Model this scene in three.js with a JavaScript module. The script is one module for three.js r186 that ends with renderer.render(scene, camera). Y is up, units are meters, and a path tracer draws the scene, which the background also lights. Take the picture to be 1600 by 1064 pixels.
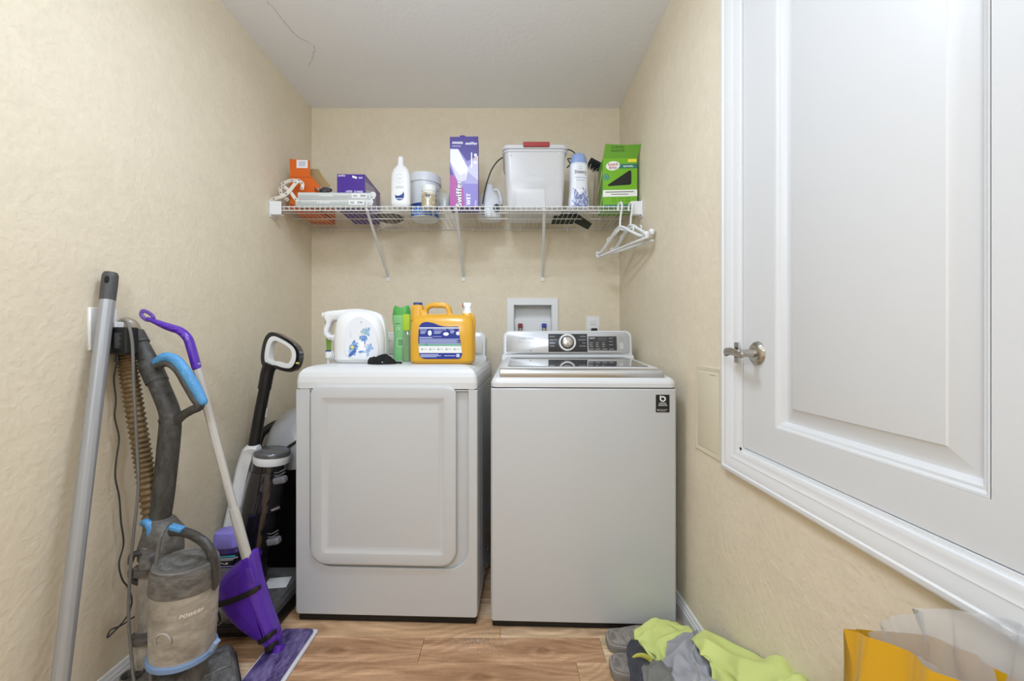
import * as THREE from 'three';
import { RoundedBoxGeometry } from 'three/addons/geometries/RoundedBoxGeometry.js';
import { mergeGeometries, mergeVertices, toCreasedNormals } from 'three/addons/utils/BufferGeometryUtils.js';
import { RectAreaLightUniformsLib } from 'three/addons/lights/RectAreaLightUniformsLib.js';

// ---------------------------------------------------------------- camera, light, exposure
const F = 622.2, CX = 797, CY = 533.5, EYE = 1.053;          // 14 mm lens on a 1600 x 1064 frame
const renderer = new THREE.WebGLRenderer({ antialias: true });
renderer.toneMapping = THREE.LinearToneMapping;
renderer.toneMappingExposure = 0.418;
renderer.shadowMap.enabled = true;
const scene = new THREE.Scene();
scene.background = new THREE.Color(0x000000);
const camera = new THREE.PerspectiveCamera(2 * Math.atan(532 / F) * 180 / Math.PI, 1600 / 1064, 0.02, 20);
camera.position.set(0, EYE, 0);
camera.setViewOffset(1600, 1064, 3, -1.5, 1600, 1064);
camera.updateProjectionMatrix();
RectAreaLightUniformsLib.init();
const LAMP = new THREE.Vector3(-0.26, 2.44, -0.92);          // ceiling fixture above the standing room
const LAMP_POWER = 80, LAMP_SIDE = 1.25, LAMP_SIZE = 0.30, LAMP_COLOR = 0xd7e8ff;
const LAMP2 = new THREE.Vector3(-0.26, 2.44, 0.55);          // added fill light behind the camera, no known fixture
const FILL_POWER = 6.9;

// ---------------------------------------------------------------- helpers
const V3 = THREE.Vector3;
const at = (px, py, Z) => new V3((px - CX) / F * Z, EYE + (CY - py) / F * Z, -Z);   // a point seen at a pixel, at a depth
function rng(seed) { let s = seed >>> 0; return () => { s = (s + 0x6D2B79F5) | 0; let t = Math.imul(s ^ (s >>> 15), 1 | s); t = (t + Math.imul(t ^ (t >>> 7), 61 | t)) ^ t; return ((t ^ (t >>> 14)) >>> 0) / 4294967296; }; }
const lerp = (a, b, t) => a + (b - a) * t, clamp = (x, a, b) => Math.min(b, Math.max(a, x));
const sstep = (a, b, x) => { const t = clamp((x - a) / (b - a), 0, 1); return t * t * (3 - 2 * t); };
function hash2(x, y, s) { let h = Math.imul(x | 0, 374761393) ^ Math.imul(y | 0, 668265263) ^ Math.imul(s | 0, 2147483647 - 58); h = Math.imul(h ^ (h >>> 13), 1274126177); return ((h ^ (h >>> 16)) >>> 0) / 4294967296; }
function vnoise(x, y, per = 0, s = 1) {          // value noise, period per cells when per > 0
  const xi = Math.floor(x), yi = Math.floor(y), fx = x - xi, fy = y - yi;
  const w = (n) => per ? ((n % per) + per) % per : n;
  const u = fx * fx * (3 - 2 * fx), v = fy * fy * (3 - 2 * fy);
  return lerp(lerp(hash2(w(xi), w(yi), s), hash2(w(xi + 1), w(yi), s), u), lerp(hash2(w(xi), w(yi + 1), s), hash2(w(xi + 1), w(yi + 1), s), u), v);
}
const taken = {};
function numbered(name) { const n = taken[name] = (taken[name] ?? -1) + 1; return n ? name + '_' + String(n).padStart(3, '0') : name; }
const geoOf = g => Array.isArray(g) ? mergeGeometries(g.map(q => { const r = q.index ? q.toNonIndexed() : q; for (const k of Object.keys(r.attributes)) if (!['position', 'normal', 'uv'].includes(k)) r.deleteAttribute(k); r.morphAttributes = {}; r.clearGroups(); return r; }), false) : g;
function part(name, g, m, parent, label) {        // a mesh under its thing
  const o = new THREE.Mesh(geoOf(g), m); o.name = name; o.castShadow = o.receiveShadow = true;
  if (label) o.userData.label = label; parent.add(o); return o;
}
function wpart(name, g, m, parent, label) {       // the same from a geometry given in room coordinates
  const q = geoOf(g); const p = new V3(); for (let o = parent; o && o !== scene; o = o.parent) p.add(o.position);
  q.translate(-p.x, -p.y, -p.z); return part(name, q, m, parent, label);
}
function thing(name, label, category, pos = [0, 0, 0], turn = 0, group) {
  const o = new THREE.Group(); o.name = numbered(name); scene.add(o); o.position.set(...pos); o.rotation.y = turn;
  o.userData = { label, category }; if (group) o.userData.group = group; return o;
}
function struct(name, g, m, label, category) {
  const o = g ? new THREE.Mesh(geoOf(g), m) : new THREE.Group(); o.name = name; o.castShadow = o.receiveShadow = true;
  o.userData = { kind: 'structure', label, category }; scene.add(o); return o;
}
const bx = (w, h, d, x = 0, y = 0, z = 0, r = 0.003) => new RoundedBoxGeometry(w, h, d, 2, Math.min(r, w / 2.01, h / 2.01, d / 2.01)).translate(x, y, z);
const box = (w, h, d, x = 0, y = 0, z = 0) => new THREE.BoxGeometry(w, h, d).translate(x, y, z);
const cyl = (r0, r1, h, x = 0, y = 0, z = 0, n = 28) => new THREE.CylinderGeometry(r0, r1, h, n).translate(x, y, z);
const crease = (g, a = 0.7) => toCreasedNormals(g, a);
function lathe(profile, n = 36) { return crease(new THREE.LatheGeometry(profile.map(p => new THREE.Vector2(Math.max(p[0], 1e-5), p[1])), n), 0.75); }
function extr(pts, depth, bevel = 0.002, holes = []) {          // pts: outline; extruded along z, centred
  const s = pts instanceof THREE.Shape ? pts : new THREE.Shape(pts.map(p => new THREE.Vector2(p[0], p[1])));
  for (const h of holes) s.holes.push(h instanceof THREE.Path ? h : new THREE.Path(h.map(p => new THREE.Vector2(p[0], p[1]))));
  const g = new THREE.ExtrudeGeometry(s, { depth: Math.max(1e-4, depth - 2 * bevel), bevelEnabled: bevel > 0, bevelThickness: bevel, bevelSize: bevel, bevelOffset: -bevel, bevelSegments: 3, curveSegments: 14 });
  return g.translate(0, 0, -(depth - 2 * bevel) / 2);
}
function smoothPts(pts, n = 8, closed = true) {                 // rounded outline through points
  const c = new THREE.CatmullRomCurve3(pts.map(p => new V3(p[0], p[1], 0)), closed, 'centripetal');
  return c.getPoints(pts.length * n).slice(0, closed ? -1 : undefined).map(p => [p.x, p.y]);
}
function rrPts(w, h, r, n = 8, cx = 0, cy = 0) {                // rounded rectangle outline, ccw; r may be [tr, tl, bl, br]
  const R = Array.isArray(r) ? r : [r, r, r, r], o = [];
  const C = [[1, 1], [-1, 1], [-1, -1], [1, -1]];
  C.forEach(([sx, sy], k) => { const rr = Math.max(R[k], 1e-4); for (let i = 0; i <= n; i++) { const a = (k + i / n) * Math.PI / 2; o.push([cx + sx * (w / 2 - rr) + rr * Math.cos(a), cy + sy * (h / 2 - rr) + rr * Math.sin(a)]); } });
  return o;
}
const rrPath = (w, h, r, cx = 0, cy = 0) => r < 0.001 ? [[cx - w / 2, cy - h / 2], [cx - w / 2, cy + h / 2], [cx + w / 2, cy + h / 2], [cx + w / 2, cy - h / 2]] : rrPts(w, h, r, 8, cx, cy).reverse();
function ringStack(w, h, r, rings, { cap = true, n = 8 } = {}) { // nested rounded rectangles: [inset, z]
  const P = [], I = [], U = [], R = Array.isArray(r) ? r : [r, r, r, r]; let m = 0;
  rings.forEach(([d, z]) => { const pts = rrPts(w - 2 * d, h - 2 * d, R.map(q => Math.max(q - d, 0.0006)), n); m = pts.length; pts.forEach(p => { P.push(p[0], p[1], z); U.push(p[0] / w + 0.5, p[1] / h + 0.5); }); });
  for (let k = 0; k + 1 < rings.length; k++) for (let i = 0; i < m; i++) { const a = k * m + i, b = k * m + (i + 1) % m; I.push(a, b, a + m, b, b + m, a + m); }
  if (cap) { const c = P.length / 3, z = rings[rings.length - 1][1]; P.push(0, 0, z); U.push(0.5, 0.5); const s = (rings.length - 1) * m; for (let i = 0; i < m; i++) I.push(s + i, s + (i + 1) % m, c); }
  const g = new THREE.BufferGeometry(); g.setAttribute('position', new THREE.Float32BufferAttribute(P, 3)); g.setAttribute('uv', new THREE.Float32BufferAttribute(U, 2)); g.setIndex(I);
  g.computeVertexNormals(); return crease(g, 0.5);
}
function loft(secs, { n = 40, cap = true, u0 = 0, u1 = 1, off = 0, ang = 0.6 } = {}) {  // horizontal superellipse sections [y, halfX, halfZ, exponent, cx, cz]
  const P = [], I = [], U = [], closed = u0 === 0 && u1 === 1, m = n + 1;
  secs.forEach(([y, a, b, e = 2, cx = 0, cz = 0], k) => { for (let i = 0; i <= n; i++) { const u = lerp(u0, u1, i / n), t = u * Math.PI * 2, c = Math.sin(t), s = -Math.cos(t);   // u = 0 at the back, 0.5 at the front (+z), 0.25 at +x
      P.push(cx + Math.sign(c) * Math.pow(Math.abs(c), 2 / e) * (a + off), y, cz + Math.sign(s) * Math.pow(Math.abs(s), 2 / e) * (b + off)); U.push(1 - i / n, k / (secs.length - 1)); } });
  for (let k = 0; k + 1 < secs.length; k++) for (let i = 0; i < n; i++) { const a = k * m + i; I.push(a, a + m, a + 1, a + 1, a + m, a + m + 1); }
  if (cap && closed) for (const k of [0, secs.length - 1]) { const c = P.length / 3, q = secs[k]; P.push(q[4] || 0, q[0], q[5] || 0); U.push(0.5, 0.5); for (let i = 0; i < n; i++) k ? I.push(k * m + i, c, k * m + i + 1) : I.push(i, i + 1, c); }
  const g = new THREE.BufferGeometry(); g.setAttribute('position', new THREE.Float32BufferAttribute(P, 3)); g.setAttribute('uv', new THREE.Float32BufferAttribute(U, 2)); g.setIndex(I);
  g.computeVertexNormals(); return crease(g, ang);
}
function vmap(g, y0, y1) { const u = g.attributes.uv, p = g.attributes.position; for (let i = 0; i < u.count; i++) u.setY(i, (p.getY(i) - y0) / (y1 - y0)); return g; }
function sweep(pts, rad, { n = 14, seg = 10, up = null, round = false, closed = false, mod = null } = {}) {   // tube with changing (elliptic) radius
  const ctl = pts.map(p => p instanceof V3 ? p : new V3(...p));
  const S = (ctl.length - (closed ? 0 : 1)) * seg, curve = new THREE.CatmullRomCurve3(ctl, closed, 'centripetal');
  const rad2 = (t) => { if (typeof rad === 'number') return [rad, rad]; const q = t * (rad.length - 1), i = Math.min(rad.length - 2, Math.floor(q)), f = q - i, A = [].concat(rad[i]), B = [].concat(rad[i + 1]); return [lerp(A[0], B[0], f), lerp(A[1] ?? A[0], B[1] ?? B[0], f)]; };
  const ring = []; let nrm = null;
  for (let k = 0; k <= S; k++) { const t = k / S, p = curve.getPoint(t), tg = curve.getTangent(t).normalize();
    if (up) { nrm = new V3().crossVectors(up, tg); if (nrm.lengthSq() < 1e-8) nrm.set(1, 0, 0); nrm.normalize(); }
    else if (!nrm) { nrm = new V3(0, 1, 0).cross(tg); if (nrm.lengthSq() < 1e-4) nrm = new V3(1, 0, 0).cross(tg); nrm.normalize(); }
    else nrm.addScaledVector(tg, -nrm.dot(tg)).normalize();
    ring.push({ p, tg, a: nrm.clone(), b: new V3().crossVectors(tg, nrm), r: rad2(t), t }); }
  if (round && !closed) { const ex = (q, sgn) => [0.35, 0.7, 0.92].map(f => { const m = Math.max(q.r[0], q.r[1]), c = Math.sqrt(1 - f * f); return { ...q, p: q.p.clone().addScaledVector(q.tg, sgn * f * Math.min(q.r[0], q.r[1])), r: [q.r[0] * c, q.r[1] * c] }; });
    const A = ex(ring[0], -1).reverse(), B = ex(ring[ring.length - 1], 1); ring.unshift(...A); ring.push(...B); }
  const P = [], U = [], I = [], m = n + 1;
  ring.forEach((q, k) => { for (let i = 0; i <= n; i++) { const a = i / n * Math.PI * 2, f = mod ? mod(q.t, a) : 1, v = q.p.clone().addScaledVector(q.a, Math.cos(a) * q.r[0] * f).addScaledVector(q.b, Math.sin(a) * q.r[1] * f); P.push(v.x, v.y, v.z); U.push(i / n, k / (ring.length - 1)); } });
  for (let k = 0; k + 1 < ring.length; k++) for (let i = 0; i < n; i++) { const a = k * m + i; I.push(a, a + 1, a + m, a + 1, a + m + 1, a + m); }
  if (!closed) for (const k of [0, ring.length - 1]) { const c = P.length / 3; P.push(ring[k].p.x, ring[k].p.y, ring[k].p.z); U.push(0.5, 0.5); for (let i = 0; i < n; i++) k ? I.push(k * m + i, k * m + i + 1, c) : I.push(i + 1, i, c); }
  const g = new THREE.BufferGeometry(); g.setAttribute('position', new THREE.Float32BufferAttribute(P, 3)); g.setAttribute('uv', new THREE.Float32BufferAttribute(U, 2)); g.setIndex(I);
  g.computeVertexNormals(); return crease(g, 0.8);
}
const wire = (pts, r, seg = 8, n = 8) => sweep(pts, r, { n, seg });
function metricUV(g) { const q = g.index ? g.toNonIndexed() : g, p = q.attributes.position, nn = q.attributes.normal, u = []; for (let i = 0; i < p.count; i++) { const ax = Math.abs(nn.getX(i)), ay = Math.abs(nn.getY(i)), az = Math.abs(nn.getZ(i)); if (ax > ay && ax > az) u.push(p.getZ(i), p.getY(i)); else if (ay > az) u.push(p.getX(i), p.getZ(i)); else u.push(p.getX(i), p.getY(i)); } q.setAttribute('uv', new THREE.Float32BufferAttribute(u, 2)); return q; }
function dataTex(w, h, fn, srgb = true, rx = 1, ry = 1) {
  const d = new Uint8Array(w * h * 4); for (let y = 0; y < h; y++) for (let x = 0; x < w; x++) { const c = fn(x / w, y / h, x, y), i = (y * w + x) * 4; d[i] = clamp(c[0], 0, 255); d[i + 1] = clamp(c[1], 0, 255); d[i + 2] = clamp(c[2], 0, 255); d[i + 3] = 255; }
  const t = new THREE.DataTexture(d, w, h); t.magFilter = t.minFilter = THREE.LinearFilter; t.wrapS = t.wrapT = THREE.RepeatWrapping; t.repeat.set(rx, ry); if (srgb) t.colorSpace = THREE.SRGBColorSpace; t.needsUpdate = true; return t;
}
function print(w, h, draw) { const c = document.createElement('canvas'); c.width = w; c.height = h; const x = c.getContext('2d'); draw(x, w, h); const t = new THREE.CanvasTexture(c); t.colorSpace = THREE.SRGBColorSpace; return t; }
function std(color, roughness = 0.5, metalness = 0, extra = {}) { return new THREE.MeshStandardMaterial({ color, roughness, metalness, ...extra }); }
function phys(color, roughness, extra = {}) { return new THREE.MeshPhysicalMaterial({ color, roughness, ...extra }); }
const printed = (t, rough = 0.45) => std(0xffffff, rough, 0, { map: t });
const fnt = (px, w = '') => `${w} ${px}px sans-serif`;

// ---------------------------------------------------------------- room
const XL = -1.18, XR = 0.651, ZB = -2.367, ZF = 1.25, HC = 2.44;
const peel = dataTex(512, 512, (u, v) => {       // orange-peel plaster, one tile is 0.8 m
  const a = vnoise(u * 66, v * 66, 66, 3), b = vnoise(u * 140, v * 140, 140, 7), c = vnoise(u * 30, v * 30, 30, 9);
  const k = sstep(0.38, 0.75, a * 0.6 + c * 0.25 + b * 0.2) * 200 + b * 40; return [k, k, k]; }, false, 1.25, 1.25);
const wallTone = dataTex(512, 512, (u, v) => { const a = vnoise(u * 12, v * 12, 12, 21), b = vnoise(u * 60, v * 60, 60, 22), c = vnoise(u * 180, v * 180, 180, 23); const k = (a - 0.5) * 4 + (b - 0.5) * 4 + (c - 0.5) * 4; return [233 + k, 219 + k, 193 + k]; }, true, 0.5, 0.5);
const wallMat = std(0xffffff, 0.72, 0, { map: wallTone, bumpMap: peel, bumpScale: 0.00066 });
const ceilFine = dataTex(512, 512, (u, v) => { const k = vnoise(u * 70, v * 70, 70, 31) * 160 + vnoise(u * 160, v * 160, 160, 33) * 80; return [k, k, k]; }, false, 1.1, 1.1);
const ceilMat = std(0xf9f9fa, 0.85, 0, { bumpMap: ceilFine, bumpScale: 0.0006 });
const trimMat = std(0xe9e8e6, 0.38);
const doorMat = std(0xdedddb, 0.42);

const T = 0.1;   // wall thickness
struct('wall_left', metricUV(box(T, HC + 0.2, ZF - ZB + 2 * T, XL - T / 2, HC / 2, (ZF + ZB) / 2)), wallMat, 'beige orange-peel wall that the vacuum and mop lean against', 'wall');
{ // back wall with the opening for the water box
  const g = extr(new THREE.Shape([[XL, 0], [XR, 0], [XR, HC], [XL, HC]].map(p => new THREE.Vector2(...p))), T, 0, [rrPath(0.236, 0.235, 0.003, 0.135, 1.157)]).translate(0, 0, ZB - T / 2);
  struct('wall_back', metricUV(g), wallMat, 'beige wall behind the washer and dryer, with the wire shelf', 'wall');
}
const DY0 = 0.742, DY1 = 2.26, DZ0 = 0.39, DZ1 = 1.132;   // hatch door opening: heights, depths
{ // right wall with the raised door opening; outline in (depth, height)
  const s = new THREE.Shape([[-ZF, 0], [-ZB, 0], [-ZB, HC], [-ZF, HC]].map(p => new THREE.Vector2(...p)));
  const g = extr(s, T, 0, [rrPath(DZ1 - DZ0, DY1 - DY0, 0.0005, (DZ0 + DZ1) / 2, (DY0 + DY1) / 2)]).rotateY(Math.PI / 2).translate(XR + T / 2, 0, 0);
  struct('wall_right', metricUV(g), wallMat, 'beige wall holding the raised white door', 'wall');
}
struct('wall_front', metricUV(box(XR - XL, HC, T, (XL + XR) / 2, HC / 2, ZF + T / 2)), wallMat, 'beige wall facing the machines', 'wall');
const ceiling = struct('ceiling', metricUV(box(XR - XL + 2 * T, T, ZF - ZB + 2 * T, (XL + XR) / 2, HC + T / 2, (ZF + ZB) / 2)), ceilMat, 'off-white ceiling with a hairline crack', 'ceiling');
{ // hairline crack in the ceiling paint and a short branch
  const c = at(0, 0, 1), onC = (px, py) => { const Z = (HC - EYE) / (CY - py) * F; return new V3((px - CX) / F * Z, HC - 0.0004, -Z); };
  const run = [[418, 2], [432, 18], [446, 36], [458, 50], [470, 60], [488, 69], [491, 74], [489, 88], [482, 104]].map(p => onC(...p));
  const r = rng(5), dense = new THREE.CatmullRomCurve3(run).getPoints(70).map(p => p.add(new V3((r() - 0.5) * 0.006, 0, (r() - 0.5) * 0.006)));
  part('crack', sweep(dense, dense.map((p, i) => i % 5 === 2 ? [0.0013, 0.0004] : [0.0007, 0.0004]), { n: 5, seg: 1, up: new V3(0, 1, 0) }), std(0x9c978e, 0.9), ceiling, 'thin grey hairline crack');
  part('paint_chip', sweep([onC(484, 67), onC(490, 70)], [[0.004, 0.0006], [0.006, 0.0006]], { n: 6, seg: 2, up: new V3(0, 1, 0) }), std(0xf2f1ee, 0.9), ceiling, 'small raised flake of paint');
}
// floor: oak-look planks running across the room
const floor = struct('floor', null, null, 'brown wood-look plank floor', 'floor');
part('underlay', box(XR - XL + 2 * T, 0.1, ZF - ZB + 2 * T, (XL + XR) / 2, -0.058, (ZF + ZB) / 2), std(0x3a2c20, 0.9), floor);
{
  const tones = [[208, 168, 128], [198, 156, 117], [216, 182, 145], [190, 147, 110], [204, 163, 123], [222, 192, 154]];
  const mats = tones.map((t, k) => std(0xffffff, 0.42, 0, { map: dataTex(1024, 160, (u, v) => {
    const wob = vnoise(u * 3, v * 1.3, 0, 40 + k) * 2.2 + vnoise(u * 9, v * 3, 0, 60 + k) * 0.5, knot = Math.hypot((u - 0.28 - 0.13 * k % 0.5) * 9, (v - 0.5) * 2.1);
    const rings = Math.sin((v * 7 + wob * 3.2 + Math.exp(-knot * 1.6) * 4) * 3.1), fine = vnoise(u * 90, v * 150, 0, 80 + k), streak = vnoise(u * 14, v * 70, 0, 99 + k), wide = vnoise(u * 4, v * 5, 0, 120 + k);
    const q = rings * 9 + (fine - 0.5) * 22 + (streak - 0.5) * 34 + (wide - 0.5) * 46 - Math.exp(-knot * 3) * 26;
    return [t[0] + q, t[1] + q * 0.95, t[2] + q * 0.86]; }) }));
  const wid = 0.108, r = rng(11); let row = 0;
  const geos = {};
  for (let z = -ZB + 0.02; z > -ZF; z -= wid, row++) {
    let x = XL - r() * 0.8;
    while (x < XR) { const L = 0.62 + Math.floor(r() * 4) * 0.16, a = Math.max(x, XL), b = Math.min(x + L, XR); x += L;
      if (b - a < 0.02) continue; const key = (b - a).toFixed(2), len = b - a - 0.0009;
      const g = geos[key] ??= new RoundedBoxGeometry(len, 0.008, wid - 0.0009, 1, 0.0008);
      const o = part('plank', g, mats[Math.floor(r() * mats.length)], floor); o.position.set((a + b) / 2, -0.004, -(z - wid / 2)); o.rotation.y = r() < 0.5 ? Math.PI : 0; }
  }
}
// baseboards: stepped profile, extruded along the wall
function baseboard(name, x, z0, z1, dir, label) {
  const pr = [[0, 0], [0.014, 0], [0.014, 0.058], [0.0115, 0.062], [0.0115, 0.068], [0.008, 0.074], [0.006, 0.083], [0, 0.084]];
  const g = extr(pr, Math.abs(z1 - z0), 0).rotateY(dir > 0 ? 0 : Math.PI).translate(x, 0, (z0 + z1) / 2);
  struct(name, g, trimMat, label, 'baseboard');
}
baseboard('baseboard_left', XL, ZF, ZB, 1, 'white moulded baseboard below the leaning vacuum');
baseboard('baseboard_right', XR, ZF, ZB, -1, 'white moulded baseboard beside the washer and clothes heap');
struct('baseboard_back', box(XR - XL - 0.03, 0.08, 0.012, (XL + XR) / 2, 0.04, ZB + 0.0065), trimMat, 'white baseboard behind the machines', 'baseboard');

// raised white door in the right wall with moulded casing
{
  const door = struct('door_1', null, null, 'white moulded-panel door raised above the floor, with lever handle', 'door');
  const cz = (DZ0 + DZ1) / 2, cy = (DY0 + DY1) / 2, W = DZ1 - DZ0, Hh = DY1 - DY0;
  const face = (g, x, y, z) => g.rotateY(-Math.PI / 2).translate(x, y, z);
  // casing: nested rectangle rings from the outer edge to the reveal
  const cw = 0.070, rings = [[0, 0], [0, 0.017], [0.004, 0.0195], [0.012, 0.0195], [0.015, 0.0165], [0.020, 0.0175], [0.032, 0.015], [0.042, 0.0115], [0.045, 0.0125], [0.050, 0.0095], [0.060, 0.0085], [0.067, 0.0085], [cw, 0.007], [cw, 0]];
  part('casing', face(ringStack(W + 2 * cw - 0.008, Hh + 2 * cw - 0.008, 0, rings, { cap: false, n: 1 }), XR, cy, -cz), trimMat, door);
  // jamb lining
  part('jamb', [box(T, Hh, 0.012, XR + T / 2, cy, -DZ1 + 0.006), box(T, Hh, 0.012, XR + T / 2, cy, -DZ0 - 0.006), box(T, 0.012, W, XR + T / 2, DY0 + 0.006, -cz), box(T, 0.012, W, XR + T / 2, DY1 - 0.006, -cz)], trimMat, door);
  // slab: frame of stiles and rails around one moulded panel
  const sw = W - 0.027, sh = Hh - 0.027, z1 = 0.985, z0 = 0.543, y0 = 0.838, y1 = 2.14;
  const pw = z1 - z0, ph = y1 - y0, pcx = -(z0 + z1) / 2 + cz, pcy = (y0 + y1) / 2 - cy;   // local x runs towards the camera
  const slab = extr([[-sw / 2, -sh / 2], [sw / 2, -sh / 2], [sw / 2, sh / 2], [-sw / 2, sh / 2]], 0.036, 0.0015, [rrPath(pw, ph, 0.0005, pcx, pcy)]);
  const sx = XR + 0.004 + 0.018;
  part('slab_frame', face(slab, sx, cy, -cz), doorMat, door);
  const pr = [[0, 0], [0.004, -0.001], [0.008, -0.005], [0.012, -0.006], [0.017, -0.011], [0.020, -0.0165], [0.024, -0.0172], [0.027, -0.0170], [0.056, -0.0045], [0.058, -0.0025]];
  part('moulded_panel', face(ringStack(pw, ph, 0, pr, { n: 1 }), sx - 0.018, cy + pcy, -cz + pcx), doorMat, door);
  part('backing', box(0.004, sh, sw, XR + T + 0.01, cy, -cz), doorMat, door);
  // lever handle
  const nickel = std(0xb9b4ab, 0.28, 1), hp = at(1181, 552, 1.053), X = XR + 0.004;
  const rose = part('rose', lathe([[0, 0.012], [0.018, 0.012], [0.027, 0.009], [0.031, 0.004], [0.032, 0], [0, 0]]).rotateZ(Math.PI / 2).translate(X, hp.y, hp.z), nickel, door, 'round brushed nickel rose');
  part('lever', [sweep([[X - 0.008, hp.y, hp.z], [X - 0.03, hp.y, hp.z], [X - 0.048, hp.y, hp.z]], [0.012, 0.010, 0.0105], { round: true }),
    sweep([[X - 0.050, hp.y - 0.004, hp.z + 0.016], [X - 0.052, hp.y - 0.002, hp.z], [X - 0.053, hp.y + 0.003, hp.z - 0.02], [X - 0.050, hp.y + 0.004, hp.z - 0.045], [X - 0.046, hp.y + 0.001, hp.z - 0.072]], [[0.0085, 0.006], [0.010, 0.0075], [0.0095, 0.007], [0.011, 0.006], [0.0125, 0.0055]], { round: true, up: new V3(1, 0, 0) })], nickel, door, 'brushed nickel lever');
  part('strike_plate', [bx(0.003, 0.058, 0.020, XR - 0.0085, hp.y, -DZ1 + 0.002, 0.001)], nickel, door);
  part('latch_slot', bx(0.003, 0.03, 0.009, XR - 0.0102, hp.y, -DZ1 + 0.004, 0.001), std(0x2b2825, 0.6), door);
}
// painted-over access panel
{
  const Zc = (1.392 + 1.22) / 2, w = 0.172, h = 0.288, y = 0.826;
  const t = thing('access_panel', 'flat access panel painted over in wall beige beside the door casing', 'access panel', [XR, y, -Zc]);
  part('cover_plate', ringStack(w, h, 0.003, [[0, 0], [0, 0.003], [0.0015, 0.004], [0.014, 0.004], [0.0155, 0.0032], [0.017, 0.0032], [0.0185, 0.0042]]).rotateY(-Math.PI / 2), std(0xe0d5ba, 0.6), t);
  part('paint_scuff', box(0.0006, 0.0014, 0.034, -0.0044, 0.119, 0.035), std(0x9a8c70, 0.9), t, 'dark scuffs where the paint has chipped');
}
// ceiling lamp, and an added fill globe
{ // semi-flush opal bowl above the floor before the machines; it shines down and a little sideways
  const p = LAMP, t = thing('ceiling_light', 'round opal bowl ceiling light above the floor before the machines', 'ceiling light', [p.x, p.y, p.z]);
  part('canopy', lathe([[0, 0], [0.07, 0], [0.07, -0.014], [0.03, -0.026], [0.014, -0.03], [0.014, -0.07], [0, -0.07]], 36), trimMat, t);
  part('bowl', lathe([[0, -0.062], [0.10, -0.064], [0.176, -0.072], [0.184, -0.088], [0.178, -0.110], [0.150, -0.134], [0.08, -0.150], [0, -0.154]], 48), std(0xffffff, 0.5, 0, { emissive: LAMP_COLOR, emissiveIntensity: 4 }), t);
  const l = new THREE.RectAreaLight(LAMP_COLOR, LAMP_POWER, LAMP_SIZE, LAMP_SIZE); l.position.set(0, -0.16, 0); l.rotation.x = -Math.PI / 2; t.add(l); l.name = 'lamp_glow';
  const q = new THREE.PointLight(LAMP_COLOR, LAMP_SIDE); q.position.set(0, -0.115, 0); q.castShadow = true; q.shadow.radius = 2; q.name = 'bowl_glow'; t.add(q);
}
{ // unseen globe added behind the camera to brighten ceiling and machine fronts
  const p = LAMP2, t = thing('added_fill_globe', 'added opal fill globe, out of view by the wall facing the machines', 'ceiling light', [p.x, p.y, p.z]);
  part('canopy', lathe([[0, 0], [0.06, 0], [0.06, -0.012], [0.03, -0.025], [0.012, -0.03], [0.009, -0.04], [0.009, -0.46], [0, -0.46]], 32), trimMat, t);
  part('globe', new THREE.SphereGeometry(0.11, 32, 20).translate(0, -0.56, 0), std(0xffffff, 0.5, 0, { emissive: LAMP_COLOR, emissiveIntensity: 4 }), t);
  const l = new THREE.PointLight(LAMP_COLOR, FILL_POWER); l.position.set(0, -0.56, 0); l.castShadow = true; l.shadow.radius = 5; l.name = 'fill_glow'; t.add(l);
}

// ---------------------------------------------------------------- washer and dryer
const enamel = phys(0xcccdce, 0.32, { clearcoat: 0.35, clearcoatRoughness: 0.18 });
const plasticW = std(0xdcdcdb, 0.3);
const blackP = std(0x0c0b0a, 0.55);
const silver = std(0xc3c4c6, 0.3, 0.85);
const seamMat = std(0x3c3b39, 0.7);
function slabLoft(w, d, secs, r = 0.03) {          // stacked rounded-rectangle sections [y, inset]; plan centred
  const g = ringStack(w, d, r, secs.map(([y, i]) => [i, y]), { n: 8 }); return g.rotateX(-Math.PI / 2);
}
function tiltTop(g, y0, y1, rise, d) { const p = g.attributes.position; for (let i = 0; i < p.count; i++) { const t = clamp((p.getY(i) - y0) / (y1 - y0), 0, 1); p.setY(i, p.getY(i) + t * rise * (d / 2 - p.getZ(i)) / d); } g.computeVertexNormals(); return g; }
function consoleShell(t, w, h, y, z, dep, tilt) {   // back panel: rounded front outline, leaning back
  const shape = (ww, hh, inset) => rrPts(ww - inset * 2, hh - inset * 2, [0.032 - inset * 0.8, 0.032 - inset * 0.8, 0.010, 0.010].map(q => Math.max(q, 0.004)), 8);
  const c = new THREE.Group(); c.name = 'console'; t.add(c); c.position.set(0, y, z); c.rotation.x = -tilt;
  part('console_body', extr(shape(w, h, 0), dep, 0.006).translate(0, h / 2, -dep / 2), plasticW, c);
  return { c, shape };
}
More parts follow.
